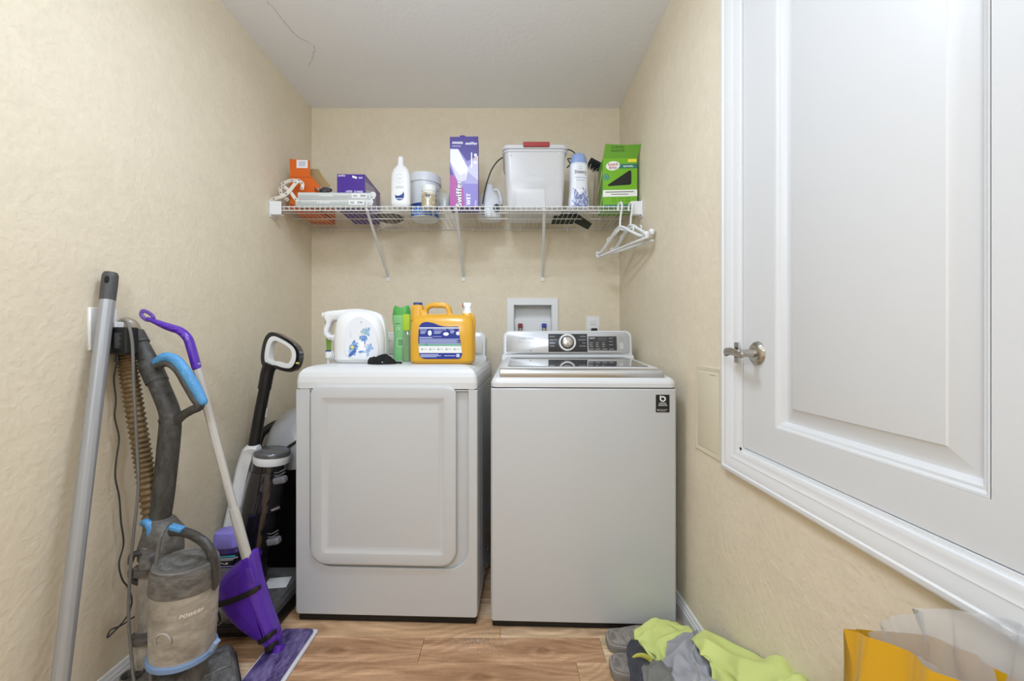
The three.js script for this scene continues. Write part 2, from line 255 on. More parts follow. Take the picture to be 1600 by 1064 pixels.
{ // ------------ washer
  const th = -0.034, D = 0.70, W = 0.676, zc = -1.45 - 0.3498, xc = 0.266 + 0.0119;
  const t = thing('washing_machine', 'white top-load washing machine with silver dial console and glass lid', 'washing machine', [xc, 0, zc], th);
  part('base_block', bx(W - 0.012, 0.026, D - 0.02, 0, 0.013, -0.002, 0.004), blackP, t, 'black block under the cabinet');  // black block filling the low band under the washer cabinet
  part('cabinet', slabLoft(W, D, [[0.0265, 0.012], [0.0265, 0.003], [0.030, 0], [0.878, 0], [0.881, 0.002], [0.8815, 0.006]], 0.014), enamel, t);
  part('seam', slabLoft(W - 0.008, D - 0.008, [[0.8805, 0], [0.8855, 0]], 0.012), seamMat, t);
  const deckG = tiltTop(slabLoft(W, D, [[0.8845, 0.004], [0.886, 0.0005], [0.900, 0], [0.908, 0.003], [0.915, 0.009], [0.919, 0.018], [0.920, 0.028]], 0.026), 0.895, 0.920, 0.058, D);
  part('top_deck', deckG, plasticW, t);
  // lid, rising from the deck at the front and meeting it at the back
  const lw = 0.608, lz1 = 0.322, lz0 = -0.150, ld = lz1 - lz0, lid = new THREE.Group(); lid.name = 'lid'; t.add(lid); lid.position.set(-0.004, 0.9395, (lz1 + lz0) / 2); lid.rotation.x = 0.057;
  part('lid_frame', slabLoft(lw, ld, [[-0.012, 0.006], [-0.010, 0.001], [0.014, 0], [0.021, 0.003], [0.0245, 0.009], [0.0255, 0.014]], 0.03), plasticW, lid);
  const glass = part('lid_glass', ringStack(0.545, 0.395, 0.012, [[0, 0], [0, 0.0012], [0.001, 0.0018]]).rotateX(-Math.PI / 2).translate(-0.002, 0.0257, -0.028), phys(0x55565a, 0.035, { clearcoat: 1, clearcoatRoughness: 0.02, ior: 1.6 }), lid, 'tinted glass window');
  const hp = [[-0.010, -0.014], [0.008, -0.012], [0.012, -0.006], [0.0135, 0.004], [0.012, 0.013], [0.007, 0.0195], [0, 0.0215], [-0.010, 0.0215]];   // (z, y) section of the grip bar
  part('lid_handle', extr(smoothPts(hp, 3), lw - 0.004, 0.004).rotateY(-Math.PI / 2).scale(1, 1.2, 1).translate(0, -0.001, ld / 2), std(0xc9cacc, 0.24, 0.9), lid, 'silver grip bar');
  part('handle_gap', bx(lw - 0.03, 0.008, 0.02, 0, -0.0195, ld / 2 - 0.001, 0.003), std(0x4a4945, 0.5), lid);
  // console
  const { c, shape } = consoleShell(t, 0.638, 0.128, 0.981, -0.170, 0.10, 0.16);
  part('console_base', extr(smoothPts([[-0.31, -0.045], [0.31, -0.045], [0.325, 0.0], [0.31, 0.012], [-0.31, 0.012], [-0.325, 0]], 4), 0.10, 0.004).translate(0, 0.0, -0.05), plasticW, c);
  const pw = 0.612, phh = 0.104;
  const tex = print(1536, 262, (x, w, h) => {
    x.fillStyle = '#c6c7c9'; x.fillRect(0, 0, w, h);
    x.fillStyle = '#85868a'; x.font = fnt(30, 'bold'); x.fillText('S A M S U N G', 160, 88); x.fillStyle = '#a3a4a6'; x.fillRect(140, 110, 60, 6); x.fillRect(140, 128, 210, 5); x.font = fnt(22); x.fillText('4.5', 340, 142); x.fillStyle = '#6a6a6c'; x.fillRect(300, 232, 18, 10);
    x.fillStyle = '#37373a'; x.fillRect(532, 18, 486, 236);
    x.fillStyle = '#d8d8d8'; x.font = fnt(18);
    [['Normal', 45], ['Heavy Duty', 90], ['Bedding', 130], ['Sanitize', 170]].forEach(([s, y]) => x.fillText(s, 550, y + 12)); x.textAlign = 'right';
    [['Delicates', 45], ['Quick Wash', 90], ['Rinse', 130], ['Self Clean', 170]].forEach(([s, y]) => x.fillText(s, 1000, y + 12)); x.textAlign = 'left';
    x.fillStyle = '#4a4a4d'; x.fillRect(1030, 50, 352, 184); x.fillStyle = '#5d5d61'; x.fillRect(1150, 60, 110, 50); x.fillStyle = '#e2e2e2'; x.font = fnt(22, 'bold'); x.fillText('SMART', 1044, 82);
    x.fillStyle = '#bdbdbd'; for (let r = 0; r < 3; r++) for (let k = 0; k < 3; k++) { x.fillRect(1044 + k * 78, 130 + r * 24, 44 - (r * 7 + k * 5) % 14, 7); }
    for (let k = 0; k < 4; k++) { x.fillRect(1040 + k * 84, 208, 8, 18); x.fillRect(1054 + k * 84, 212, 40, 8); }
    for (let k = 0; k < 3; k++) x.fillRect(1286, 72 + k * 42, 50, 7);
    x.fillStyle = '#dedfe0'; x.fillRect(1410, 130, 60, 90); x.strokeStyle = '#8a8b8d'; x.lineWidth = 3; x.strokeRect(1410, 130, 60, 90); x.beginPath(); x.arc(1440, 80, 20, 0, 7); x.stroke();
  });
  part('control_panel', extr(rrPts(pw, phh, [0.026, 0.026, 0.008, 0.008], 8), 0.003, 0.0008).translate(0, 0.067, 0.0015), std(0xb4b5b8, 0.26, 0.75), c, 'silver control panel');
  const face = ringStack(pw - 0.003, phh - 0.003, [0.025, 0.025, 0.007, 0.007], [[0, 0], [0.001, 0.0003]]).translate(0, 0.067, 0.0031);
  part('panel_print', face, std(0xffffff, 0.3, 0.45, { map: tex }), c, 'printed wash settings');
  const dx = 0.0, dial = part('dial', [lathe([[0.044, 0], [0.044, 0.006], [0.041, 0.010], [0.034, 0.010], [0.032, 0.006]], 48).rotateX(Math.PI / 2).translate(dx, 0.067, 0.003)], std(0xe4e4e4, 0.25, 0.3), c, 'round silver dial');
  part('dial_knob', lathe([[0, 0.030], [0.012, 0.030], [0.024, 0.026], [0.0275, 0.018], [0.029, 0.004], [0.031, 0]], 48).rotateX(Math.PI / 2).translate(dx, 0.067, 0.004), std(0xbcb9b4, 0.26, 0.95), dial);
  // black sticker on the front
  const st = print(256, 350, (x, w, h) => { x.fillStyle = '#191713'; x.fillRect(0, 0, w, h); x.strokeStyle = '#f2f2f2'; x.lineWidth = 26; x.beginPath(); x.arc(130, 84, 44, -2.2, 3.2); x.stroke(); x.beginPath(); x.moveTo(86, 18); x.lineTo(86, 84); x.stroke();
    x.fillStyle = '#e8e8e8'; x.textAlign = 'center'; x.font = fnt(36, 'bold'); x.fillText('DIGITAL', 128, 184); x.fillText('INVERTER', 128, 222); x.font = fnt(46, 'bold'); x.textAlign = 'left'; x.fillText('10', 16, 322); x.font = fnt(23); x.fillText('YEAR LIMITED', 76, 304); x.fillText('WARRANTY', 76, 328); });
  const s0 = at(1040.5, 630.5, 1.44);
  part('sticker', ringStack(0.049, 0.064, 0.001, [[0, 0], [0.0002, 0.0006]]).translate(0.286, s0.y, D / 2 + 0.0002), printed(st, 0.4), t, 'black motor sticker with white lettering');
}
{ // ------------ dryer
  const th = -0.034, D = 0.71, W = 0.684, zc = -1.483 - 0.3548, xc = -0.463 + 0.0121;
  const t = thing('clothes_dryer', 'white front-load clothes dryer with a solid square door', 'dryer', [xc, 0, zc], th);
  part('base_block', bx(W - 0.012, 0.030, D - 0.02, 0, 0.015, -0.002, 0.004), blackP, t, 'black block under the cabinet');  // same black block below the dryer cabinet
  const fz = D / 2 - 0.014;
  part('cabinet', slabLoft(W, D - 0.014, [[0.0305, 0.010], [0.0305, 0.002], [0.033, 0], [0.870, 0], [0.8725, 0.002], [0.873, 0.006]], 0.010).translate(0, 0, -0.007), enamel, t);
  for (const k of [0, 1]) part('side_crease', bx(0.0012, 0.83, 0.014, W / 2 + 0.0002, 0.45, 0.20 - k * 0.03, 0.0005), enamel, t);
  const dw = 0.546, dh = 0.664, dcx = -0.008, dcy = 0.556, rr = [0.034, 0.034, 0.060, 0.060];
  // front fascia with the door recess (a grip pocket on the right)
  const outline = rrPts(W, 0.843, [0.004, 0.004, 0.012, 0.012], 4, 0, 0.0305 + 0.4215), hole = rrPts(dw + 0.050, dh + 0.028, [0.03, 0.03, 0.085, 0.075], 10, dcx + 0.018, dcy - 0.001).reverse();
  part('front_fascia', extr(outline, 0.014, 0.004, [hole]).translate(0, 0, fz + 0.007), enamel, t);
  part('seam', slabLoft(W - 0.008, D - 0.008, [[0.872, 0], [0.8765, 0]], 0.010), seamMat, t);
  const deckG = tiltTop(slabLoft(W, D + 0.006, [[0.876, 0.004], [0.8775, 0.0008], [0.900, 0], [0.921, 0.003], [0.936, 0.009], [0.948, 0.020], [0.956, 0.034], [0.9605, 0.052], [0.962, 0.078]], 0.016), 0.90, 0.962, 0.012, D);
  part('top_deck', deckG, plasticW, t);
  part('top_recess_lip', extr(rrPts(dw + 0.052, 0.020, [0.001, 0.001, 0.001, 0.001], 2), 0.006, 0.001).translate(dcx + 0.016, 0.886, D / 2 - 0.001), std(0x8d8c89, 0.5), t);
  const door = part('door', ringStack(dw, dh, rr, [[0, 0], [0, 0.017], [0.0015, 0.0205], [0.004, 0.022], [0.008, 0.0225], [0.041, 0.0225], [0.045, 0.0218], [0.054, 0.0160], [0.060, 0.0142], [0.070, 0.0138], [0.12, 0.0138]], { n: 12 }).translate(dcx, dcy, fz + 0.004), enamel, t);
  part('door_edge_gap', ringStack(dw - 0.010, dh - 0.010, rr, [[0, 0], [0, 0.005]], { cap: true }).translate(dcx, dcy, fz), seamMat, t);
  const { c } = consoleShell(t, 0.638, 0.128, 0.975, -0.185, 0.10, 0.16);
  part('control_panel', extr(rrPts(0.612, 0.104, [0.026, 0.026, 0.008, 0.008], 8), 0.003, 0.0008).translate(0, 0.067, 0.0015), std(0xb4b5b8, 0.26, 0.75), c, 'silver control panel');
  const tex = print(768, 130, (x, w, h) => { x.fillStyle = '#c6c7c9'; x.fillRect(0, 0, w, h); x.fillStyle = '#37373a'; x.fillRect(266, 9, 243, 118); x.fillStyle = '#4a4a4d'; x.fillRect(515, 25, 176, 92); x.fillStyle = '#a04a44'; x.font = fnt(13, 'bold'); x.fillText('GAS', 150, 50); });
  part('panel_print', ringStack(0.609, 0.101, [0.025, 0.025, 0.007, 0.007], [[0, 0], [0.001, 0.0003]]).translate(0, 0.067, 0.0031), std(0xffffff, 0.3, 0.45, { map: tex }), c, 'printed drying settings');
  part('console_base', extr(smoothPts([[-0.31, -0.035], [0.31, -0.035], [0.325, 0.0], [0.31, 0.012], [-0.31, 0.012], [-0.325, 0]], 4), 0.10, 0.004).translate(0, 0, -0.05), plasticW, c);
}
// crumpled silver foil packet lying in the gap between the machines
{
  const p = at(757.5, 900, 1.80), t = thing('foil_packet', 'crumpled silver foil packet wedged in the gap between dryer and washer', 'packet', [p.x, 0, p.z], -0.034);
  const g = new THREE.SphereGeometry(1, 26, 18); const q = g.attributes.position;
  for (let i = 0; i < q.count; i++) { const x = q.getX(i), y = q.getY(i), z = q.getZ(i), n = vnoise(x * 3.1 + 7, y * 4.3 + z * 2.7 + 3, 0, 5), f = 0.72 + 0.5 * n; q.setXYZ(i, x * 0.019 * f, 0.062 + y * 0.062 * f + (y < -0.9 ? 0 : 0), z * 0.05 * f); }
  const low = Math.min(...Array.from({ length: q.count }, (_, i) => q.getY(i))); g.translate(0, -low, 0); g.computeVertexNormals();
  part('foil', crease(g, 0.25), std(0xcfd1d8, 0.25, 0.75), t);
}
// recessed water supply box and outlets on the back wall
{
  const cx = 0.133, cy = 1.185;
  const t = thing('water_supply_box', 'white recessed water supply box on the wall behind the washer', 'supply box', [cx, cy, ZB]);
  part('frame', extr(rrPts(0.304, 0.250, 0.004, 3), 0.012, 0.003, [rrPath(0.226, 0.166, 0.004, 0.002, 0)]).translate(0, 0, 0.006), std(0xeeeeee, 0.4), t);
  part('recess', [box(0.226, 0.22, 0.004, 0.002, -0.02, -0.075), box(0.004, 0.22, 0.076, -0.110, -0.02, -0.038), box(0.004, 0.22, 0.076, 0.114, -0.02, -0.038), box(0.226, 0.004, 0.076, 0.002, 0.088, -0.038), box(0.226, 0.004, 0.076, 0.002, -0.125, -0.038)], std(0xe2e2e0, 0.45), t);
  part('valve_plate', box(0.222, 0.120, 0.035, 0.002, -0.050, -0.052), std(0xeeeeee, 0.4), t);
  for (const [px, col, lab] of [[813, 0x8c2020, 'red hot-water valve'], [850.5, 0x2340b0, 'blue cold-water valve']]) {
    const x = (px - CX) / F * -ZB - cx, y = EYE + (CY - 510) / F * -ZB - cy;
    const v = part('valve', [cyl(0.013, 0.013, 0.020, x, y - 0.022, -0.018, 16), cyl(0.017, 0.017, 0.012, x, y - 0.036, -0.018, 6), cyl(0.009, 0.009, 0.05, x, y - 0.02, -0.03, 12).rotateX(0)], std(0xa9a49a, 0.35, 0.9), t, lab);
    part('valve_knob', bx(0.028, 0.024, 0.018, x, y + 0.006, -0.016, 0.004), std(col, 0.4), v);
    part('supply_hose', wire([[x, y - 0.04, -0.018], [x, y - 0.10, 0.005], [x + 0.02, y - 0.22, 0.03], [x + 0.03, y - 0.45, 0.035]], 0.009), std(0x3a3a3c, 0.5), t);
  }
  const o = thing('wall_outlet', 'white wall outlet with a black plug above the washer console', 'outlet', [(926.5 - CX) / F * -ZB, 1.14, ZB]);
  part('cover_plate', ringStack(0.078, 0.124, 0.004, [[0, 0], [0, 0.003], [0.002, 0.006], [0.006, 0.0065]]), std(0xf0f0ee, 0.35), o);
  for (const yy of [0.025, -0.025]) part('receptacle', bx(0.034, 0.028, 0.004, 0, yy, 0.007, 0.002), std(0xe6e6e4, 0.4), o);
  part('plug', [bx(0.034, 0.026, 0.03, 0.002, -0.022, 0.024, 0.006), wire([[0.002, -0.022, 0.036], [0.006, -0.05, 0.045], [0.012, -0.12, 0.04], [0.02, -0.3, 0.04]], 0.0045)], std(0x161514, 0.5), o, 'black plug and cord');
}

// ---------------------------------------------------------------- wire shelf on the back wall
const SY = 1.722, SF = -1.963, SB = ZB + 0.006;       // deck height, front edge, back edge
const vinyl = std(0xe9e9e7, 0.4);
{
  const t = thing('wire_shelf', 'white vinyl-coated wire shelf hung above the washer and dryer', 'shelf', [(XL + XR) / 2, SY, ZB]);
  const wires = []; let k = 0;
  for (let x = XL + 0.015; x < XR - 0.01; x += 0.0254) wires.push(wire([[x, SY, SB], [x, SY, SF - 0.004], [x, SY - 0.002, SF], [x, SY - 0.021, SF + 0.001]], 0.0014, 3, 5));
  wpart('deck_wires', wires, vinyl, t).userData.kind = 'stuff';
  const rail = (y, z, r) => wpart('rail', wire([[XL + 0.004, y, z], [0, y, z], [XR - 0.004, y, z]], r, 1, 8), vinyl, t);
  rail(SY - 0.0042, SF - 0.003, 0.0028); rail(SY - 0.0235, SF + 0.001, 0.0030); rail(SY - 0.0042, SF - 0.10, 0.0028); rail(SY - 0.0042, -2.16, 0.0028); rail(SY - 0.0042, SB, 0.0028);
  for (const [x0, s] of [[XL, 1], [XR, -1]]) {
    wpart('end_bracket', [bx(0.056, 0.066, 0.004, x0 + s * 0.029, SY - 0.013, SF + 0.008, 0.0015), bx(0.004, 0.085, 0.05, x0 + s * 0.003, SY - 0.015, SF - 0.012, 0.0015), bx(0.056, 0.004, 0.03, x0 + s * 0.029, SY - 0.044, SF - 0.004, 0.0015)], std(0xf0f0f2, 0.35), t);
  }
  for (const [x0, x1] of [[-0.707, -0.723], [-0.265, -0.276], [0.168, 0.194]]) {
    const a = new V3(x0, SY - 0.016, SF + 0.004), b = new V3(x1, 1.437, ZB + 0.008);
    const o = wpart('support_brace', sweep([a, a.clone().lerp(b, 0.5), b], [[0.0075, 0.0035], [0.0075, 0.0035], [0.0075, 0.0035]], { n: 10, seg: 1, up: new V3(1, 0, 0).cross(b.clone().sub(a)).normalize() }), vinyl, t);
    wpart('brace_foot', [bx(0.020, 0.034, 0.005, x1, 1.426, ZB + 0.0035, 0.002), cyl(0.005, 0.005, 0.003, 0, 0, 0, 12).rotateX(Math.PI / 2).translate(x1, 1.420, ZB + 0.007)], vinyl, o);
    wpart('brace_hook', sweep([a, a.clone().add(new V3(0, 0.012, 0.004)), a.clone().add(new V3(0, 0.020, -0.004)), a.clone().add(new V3(0, 0.014, -0.012))], 0.003, { n: 8, seg: 4 }), vinyl, o);
  }
  for (let x = XL + 0.12; x < XR; x += 0.28) wpart('wall_clip', bx(0.014, 0.022, 0.012, x, SY - 0.006, ZB + 0.006, 0.003), vinyl, t);
}
const IY = SY + 0.0018;                                 // resting height on the wires
// ---- items standing on the shelf
{ // orange carton with a torn open flap
  const w = 0.125, d = 0.26, h = 0.115;
  const t = thing('orange_box', 'open orange cardboard box with a raised torn flap behind the wrapped packs', 'box', [-1.062, IY, -2.152], 0.03);
  const card = std(0xb09468, 0.85), om = printed(print(256, 256, (x, W, H) => { x.fillStyle = '#dc640f'; x.fillRect(0, 0, W, H); x.fillStyle = '#e47a24'; x.fillRect(0, 150, W, 50); x.fillStyle = '#c8560c'; x.fillRect(0, 200, W, 56); }), 0.5);
  part('front_panel', bx(w, h, 0.002, 0, h / 2, d / 2, 0.0005), om, t); part('back_panel', bx(w, h, 0.002, 0, h / 2, -d / 2, 0.0005), om, t);
  part('side_panel', bx(0.002, h, d, -w / 2, h / 2, 0, 0.0005), om, t); part('side_panel', bx(0.002, h, d, w / 2, h / 2, 0, 0.0005), om, t); part('base_panel', bx(w, 0.002, d, 0, 0.001, 0, 0.0005), om, t);
  const fl = printed(print(256, 320, (x, W, H) => { x.fillStyle = '#dd6512'; x.fillRect(0, 0, W, H); x.fillStyle = '#c9580c'; x.fillRect(0, 200, W, 14); x.fillStyle = '#f0eef0'; x.fillRect(78, 10, 120, 92); x.fillStyle = '#a9a6c0'; for (let i = 0; i < 9; i++) x.fillRect(104 + i * 8, 24, 4, 62); }), 0.5);
  const fg = extr([[-0.062, 0], [0.064, 0], [0.100, -0.004], [0.040, 0.064], [0.036, 0.140], [-0.066, 0.146], [-0.060, 0.06]], 0.002, 0.0004); { const u = fg.attributes.uv, q = fg.attributes.position; for (let i = 0; i < u.count; i++) u.setXY(i, (q.getX(i) + 0.066) / 0.12, q.getY(i) / 0.146); }
  part('flap', fg.rotateX(-0.05).translate(0, h - 0.002, d / 2 - 0.002), fl, t, 'raised orange flap with a white barcode label');
  part('inner_flap', extr([[0, 0], [0.10, -0.03], [0.120, -0.020], [0.075, 0.035], [0.055, 0.070], [0.012, 0.072]], 0.002, 0.0004).rotateY(-0.1).translate(0.012, h + 0.038, d / 2 - 0.045), card, t, 'brown inside flap');
}
// two long thin packs in plastic wrap
{
  const wrap = phys(0xdfe2e0, 0.22, { clearcoat: 0.6, clearcoatRoughness: 0.15 });
  const mk = (dx, y, z, label, turn) => {
    const t = thing('wrapped_pack', label, 'pack', [-0.885 + dx, y, z], turn, 'long shrink-wrapped packs on the shelf');
    const W = 0.36, Hh = 0.034, D = 0.042;
    const tex = print(1024, 96, (x, w, h) => { x.fillStyle = '#c3c7c4'; x.fillRect(0, 0, w, h); x.fillStyle = '#dcdfdc'; x.fillRect(0, 10, w, 24); x.fillStyle = '#adb1ae'; x.fillRect(0, 74, w, 10); x.fillStyle = '#f2f3f2'; x.font = fnt(54, 'bold'); x.fillText('Filtrete', 300, 66); x.fillRect(770, 4, 220, 86); x.fillStyle = '#2d2d30'; x.font = fnt(58, 'bold'); x.fillText('3M', 890, 68); x.fillStyle = '#b5b8b5'; x.fillRect(790, 30, 60, 40); });
    part('wrapped_bar', bx(W, Hh, D, 0, Hh / 2, 0, 0.006), wrap, t);
    part('edge_print', ringStack(W - 0.014, Hh - 0.010, 0.002, [[0, 0], [0.0005, 0.0008]]).translate(0, Hh / 2, D / 2 + 0.0001), printed(tex, 0.3), t, 'printed edge of the wrapped pack');
    part('wrap_fold', sweep([[W / 2 - 0.002, Hh - 0.006, D / 2 - 0.01], [W / 2 + 0.010, Hh - 0.004, D / 2 - 0.012], [W / 2 + 0.006, 0.008, D / 2 - 0.016]], [[0.010, 0.0015], [0.013, 0.0012], [0.008, 0.0015]], { n: 8, seg: 5, up: new V3(0, 0, 1) }), wrap, t);
  };
  mk(0, IY, -1.992, 'lower of two long shrink-wrapped packs, lying on the shelf wires', 0.0);
  mk(0.012, IY + 0.0345, -1.994, 'upper of two long shrink-wrapped packs, before the purple box', 0.02);
}
{ // bundle of white perforated mounting straps crossed over one another
  const t = thing('strap_bundle', 'bundle of crossed white perforated plastic straps at the shelf end', 'straps', [-1.10, IY, -1.99]);
  const cream = std(0xe4ddd0, 0.45), dot = std(0x57554f, 0.6);
  const P = (px, py, Z) => at(px, py, Z);
  const runs = [[[424, 312, 1.955], [446, 304, 1.958], [462, 286, 1.965], [468, 281, 1.975]], [[441, 290, 1.962], [452, 298, 1.966], [462, 311, 1.970], [470, 316, 1.974]], [[440, 288, 1.985], [455, 282, 1.98], [472, 286, 1.972], [472, 296, 1.97]], [[438, 292, 1.982], [440, 304, 1.978], [450, 313, 1.972]]];
  runs.forEach(r => { const pts = r.map(q => P(...q)); const s = wpart('strap', sweep(pts, [[0.0075, 0.002], [0.0085, 0.002], [0.0075, 0.002]], { n: 10, seg: 8, up: new V3(0.2, -0.25, 1).normalize(), round: true }), cream, t);
    const c = new THREE.CatmullRomCurve3(pts); for (const u of [0.06, 0.36, 0.68, 0.95]) { const q = c.getPoint(u); wpart('hole', new THREE.SphereGeometry(0.0034, 10, 8).scale(1, 1, 0.7).translate(q.x, q.y, q.z + 0.0019), dot, s); } });
}
{ // purple carton lying lengthwise towards the wall
  const Zf = 2.022, a = at(525, 272, Zf), b = at(568, 297, Zf), w = b.x - a.x, base = IY, h = a.y - IY;
  const t = thing('purple_refill_box', 'purple refill box lying end-on behind the wrapped packs, lilac print on its side', 'box', [(a.x + b.x) / 2 + 0.002, base, -Zf - 0.13], 0.03);
  const f = print(512, 580, (x, W, H) => { x.fillStyle = '#4c2a96'; x.fillRect(0, 0, W, H); x.fillStyle = '#fff'; x.font = fnt(42, 'bold'); x.fillText('swiffer', 14, 40); x.fillText('wet', 400, 70); x.save(); x.translate(320, 46); x.rotate(0.3); x.fillRect(-40, -16, 90, 34); x.restore(); x.font = fnt(44, 'bold'); x.fillText('refills', 160, 300); x.fillText('12 PADS', 310, 304); });
  const s = print(512, 300, (x, W, H) => { x.fillStyle = '#8c7a9c'; x.fillRect(0, 0, W, H); x.fillStyle = '#b8aec2'; x.beginPath(); x.moveTo(0, 60); x.lineTo(300, 20); x.lineTo(420, 200); x.lineTo(80, 290); x.fill(); x.fillStyle = '#d8d2dc'; x.beginPath(); x.moveTo(40, 120); x.lineTo(240, 70); x.lineTo(300, 200); x.lineTo(90, 250); x.fill(); x.fillStyle = '#5b3aa2'; x.beginPath(); x.ellipse(110, 280, 80, 46, 0, 0, 7); x.fill(); x.fillRect(0, 0, W, 14); });
  part('carton', bx(w, h, 0.26, 0, h / 2, 0, 0.002), std(0x5a3f8c, 0.5), t);
  part('front_print', ringStack(w - 0.002, h - 0.002, 0.001, [[0, 0], [0.0002, 0.0005]]).translate(0, h / 2, 0.1302), printed(f), t, 'purple printed end');
  part('side_print', ringStack(0.256, h - 0.002, 0.001, [[0, 0], [0.0002, 0.0005]]).rotateY(Math.PI / 2).translate(w / 2 + 0.0002, h / 2, 0), printed(s), t, 'lilac printed side');
}
{ // small dark cable bits between the boxes
  const q = at(508, 288, 1.994); const t = thing('cable_coil', 'small coil of dark grey cable between orange and purple boxes', 'cable', [q.x, IY + 0.0705, -1.994]);
  part('coil', [0, 1, 2].map(k => new THREE.TorusGeometry(0.017 + k * 0.003, 0.003, 8, 22).rotateX(1.25 + k * 0.18).rotateY(k).translate(0.004 * k, 0.011 + k * 0.0045, 0)), std(0x55545c, 0.6), t);
  part('plug', bx(0.008, 0.02, 0.010, -0.022, 0.0105, 0.004, 0.002), std(0x222226, 0.5), t);
}
{ // woven dark wire basket bowl lying under the shelf edge behind
  const q = at(610, 340, 2.25); const t = thing('wire_whisk_bowl', 'shallow grey ribbed bowl resting on the wires behind the lotion bottle', 'bowl', [q.x, IY, -2.245]);
  const ribs = []; for (let i = 0; i < 26; i++) { const a = i / 26 * Math.PI * 2; ribs.push(wire([[0.02 * Math.cos(a), 0.0025, 0.02 * Math.sin(a)], [0.05 * Math.cos(a), 0.008, 0.05 * Math.sin(a)], [0.074 * Math.cos(a), 0.026, 0.074 * Math.sin(a)]], 0.0018, 4, 5)); }
  part('ribs', ribs, std(0x8b8378, 0.4, 0.5), t).userData.kind = 'stuff';
  part('bowl_skin', lathe([[0, 0.0015], [0.02, 0.003], [0.05, 0.009], [0.073, 0.027]], 30), std(0x9a9184, 0.5), t);
  part('rim', new THREE.TorusGeometry(0.075, 0.003, 8, 40).rotateX(Math.PI / 2).translate(0, 0.027, 0), std(0x5c564e, 0.4, 0.4), t);
}
{ // white lotion bottle with a navy crescent
  const Z = 2.0, c = at(626.5, 320, Z), top = at(626.5, 246, Z).y - IY, s = top / 0.238;
  const t = thing('lotion_bottle', 'white lotion bottle with a narrow cap and navy crescent on the label', 'bottle', [c.x, IY, -Z]);
  const y = v => v * top, white = std(0xf0f0ee, 0.28), R = 0.0495;
  const secs = [[0, R * 0.78, 0.018, 2.6], [y(0.02), R * 0.9, 0.022, 2.6], [y(0.07), R, 0.025, 2.6], [y(0.3), R, 0.026, 2.5], [y(0.55), R * 0.99, 0.026, 2.5], [y(0.66), R * 0.94, 0.025, 2.4], [y(0.74), R * 0.80, 0.023, 2.2], [y(0.80), R * 0.56, 0.020, 2], [y(0.825), R * 0.40, 0.0185, 2], [y(0.83), R * 0.36, 0.0178, 2]];
  part('body', loft(secs, { n: 44 }), white, t);
  part('cap', lathe([[0.0172, y(0.826)], [0.0172, y(0.85)], [0.0155, y(0.97)], [0.013, y(0.995)], [0, y(1)]]), white, t);
  const tx = print(256, 420, (x, W, H) => { x.fillStyle = '#f1f1ef'; x.fillRect(0, 0, W, H); x.strokeStyle = '#b7bcc2'; x.lineWidth = 4; x.beginPath(); x.arc(128, 84, 60, 0, 7); x.stroke(); x.fillStyle = '#9aa0a8'; x.font = fnt(22); x.textAlign = 'center'; x.fillText('lotion', 128, 92); x.fillRect(66, 196, 124, 8); x.fillRect(56, 216, 144, 6); x.fillStyle = '#1d3b84'; x.beginPath(); x.arc(128, 310, 78, -0.45, 3.2); x.quadraticCurveTo(128, 360, 198, 258); x.fill(); x.fillStyle = '#fff'; x.font = fnt(26, 'bold'); x.fillText('dermal', 128, 372); });
  part('label', vmap(loft(secs.slice(2, 6).map(q => q.slice()), { n: 20, u0: 0.40, u1: 0.60, off: 0.0004 }), y(0.07), y(0.66)), printed(tx, 0.35), t, 'printed label with navy crescent');
}
{ // white lidded tub with a blue band
  const Z = 2.20, r = 0.088, cx = at(664, 300, Z).x, h = at(664, 268, Z - r).y - IY + 0.004;
  const t = thing('plastic_tub', 'white round plastic tub with lid and blue band behind the small jar', 'tub', [cx, IY, -Z]);
  const white = std(0xe9ebef, 0.35);
  part('body', lathe([[0, 0], [r * 0.82, 0], [r * 0.85, 0.003], [r * 0.95, h * 0.8], [r * 0.95, h * 0.88], [0, h * 0.88]], 44), white, t);
  part('lid', lathe([[r * 0.955, h * 0.80], [r * 1.02, h * 0.80], [r * 1.03, h * 0.84], [r * 1.0, h * 0.90], [r * 1.0, h * 0.97], [r * 0.97, h], [r * 0.93, h], [r * 0.90, h * 0.975], [0, h * 0.975]], 44), white, t);
  const tx = print(1024, 128, (x, W, H) => { x.fillStyle = '#3f7fd6'; x.fillRect(0, 0, W, H); x.fillStyle = '#1c3f86'; x.fillRect(0, 0, W, 40); x.fillStyle = '#e9ebef'; x.fillRect(660, 0, 30, 128); x.fillStyle = '#2a5ab0'; x.font = fnt(60, 'bold'); });
  const rAt = v => lerp(r * 0.85, r * 0.95, (v - 0.003) / (h * 0.8));
  part('blue_band', loft([[0.006, rAt(0.006), rAt(0.006)], [h * 0.30, rAt(h * 0.30), rAt(h * 0.30)]], { n: 44, u0: 0.1, u1: 0.9, off: 0.0006 }), printed(tx, 0.35), t, 'blue printed band');
  const t2 = print(256, 256, (x, W, H) => { x.fillStyle = '#e9ebef'; x.fillRect(0, 0, W, H); x.fillStyle = '#5e6f9c'; for (let i = 0; i < 60; i++) { const q = rng(i + 3); x.fillRect(q() * 230, q() * 240, 20 + q() * 24, 10); } });
  part('print', loft([[h * 0.32, rAt(h * 0.32), rAt(h * 0.32)], [h * 0.68, rAt(h * 0.68), rAt(h * 0.68)]], { n: 12, u0: 0.28, u1: 0.40, off: 0.0006 }), printed(t2, 0.35), t, 'blue lettering on the side');
}
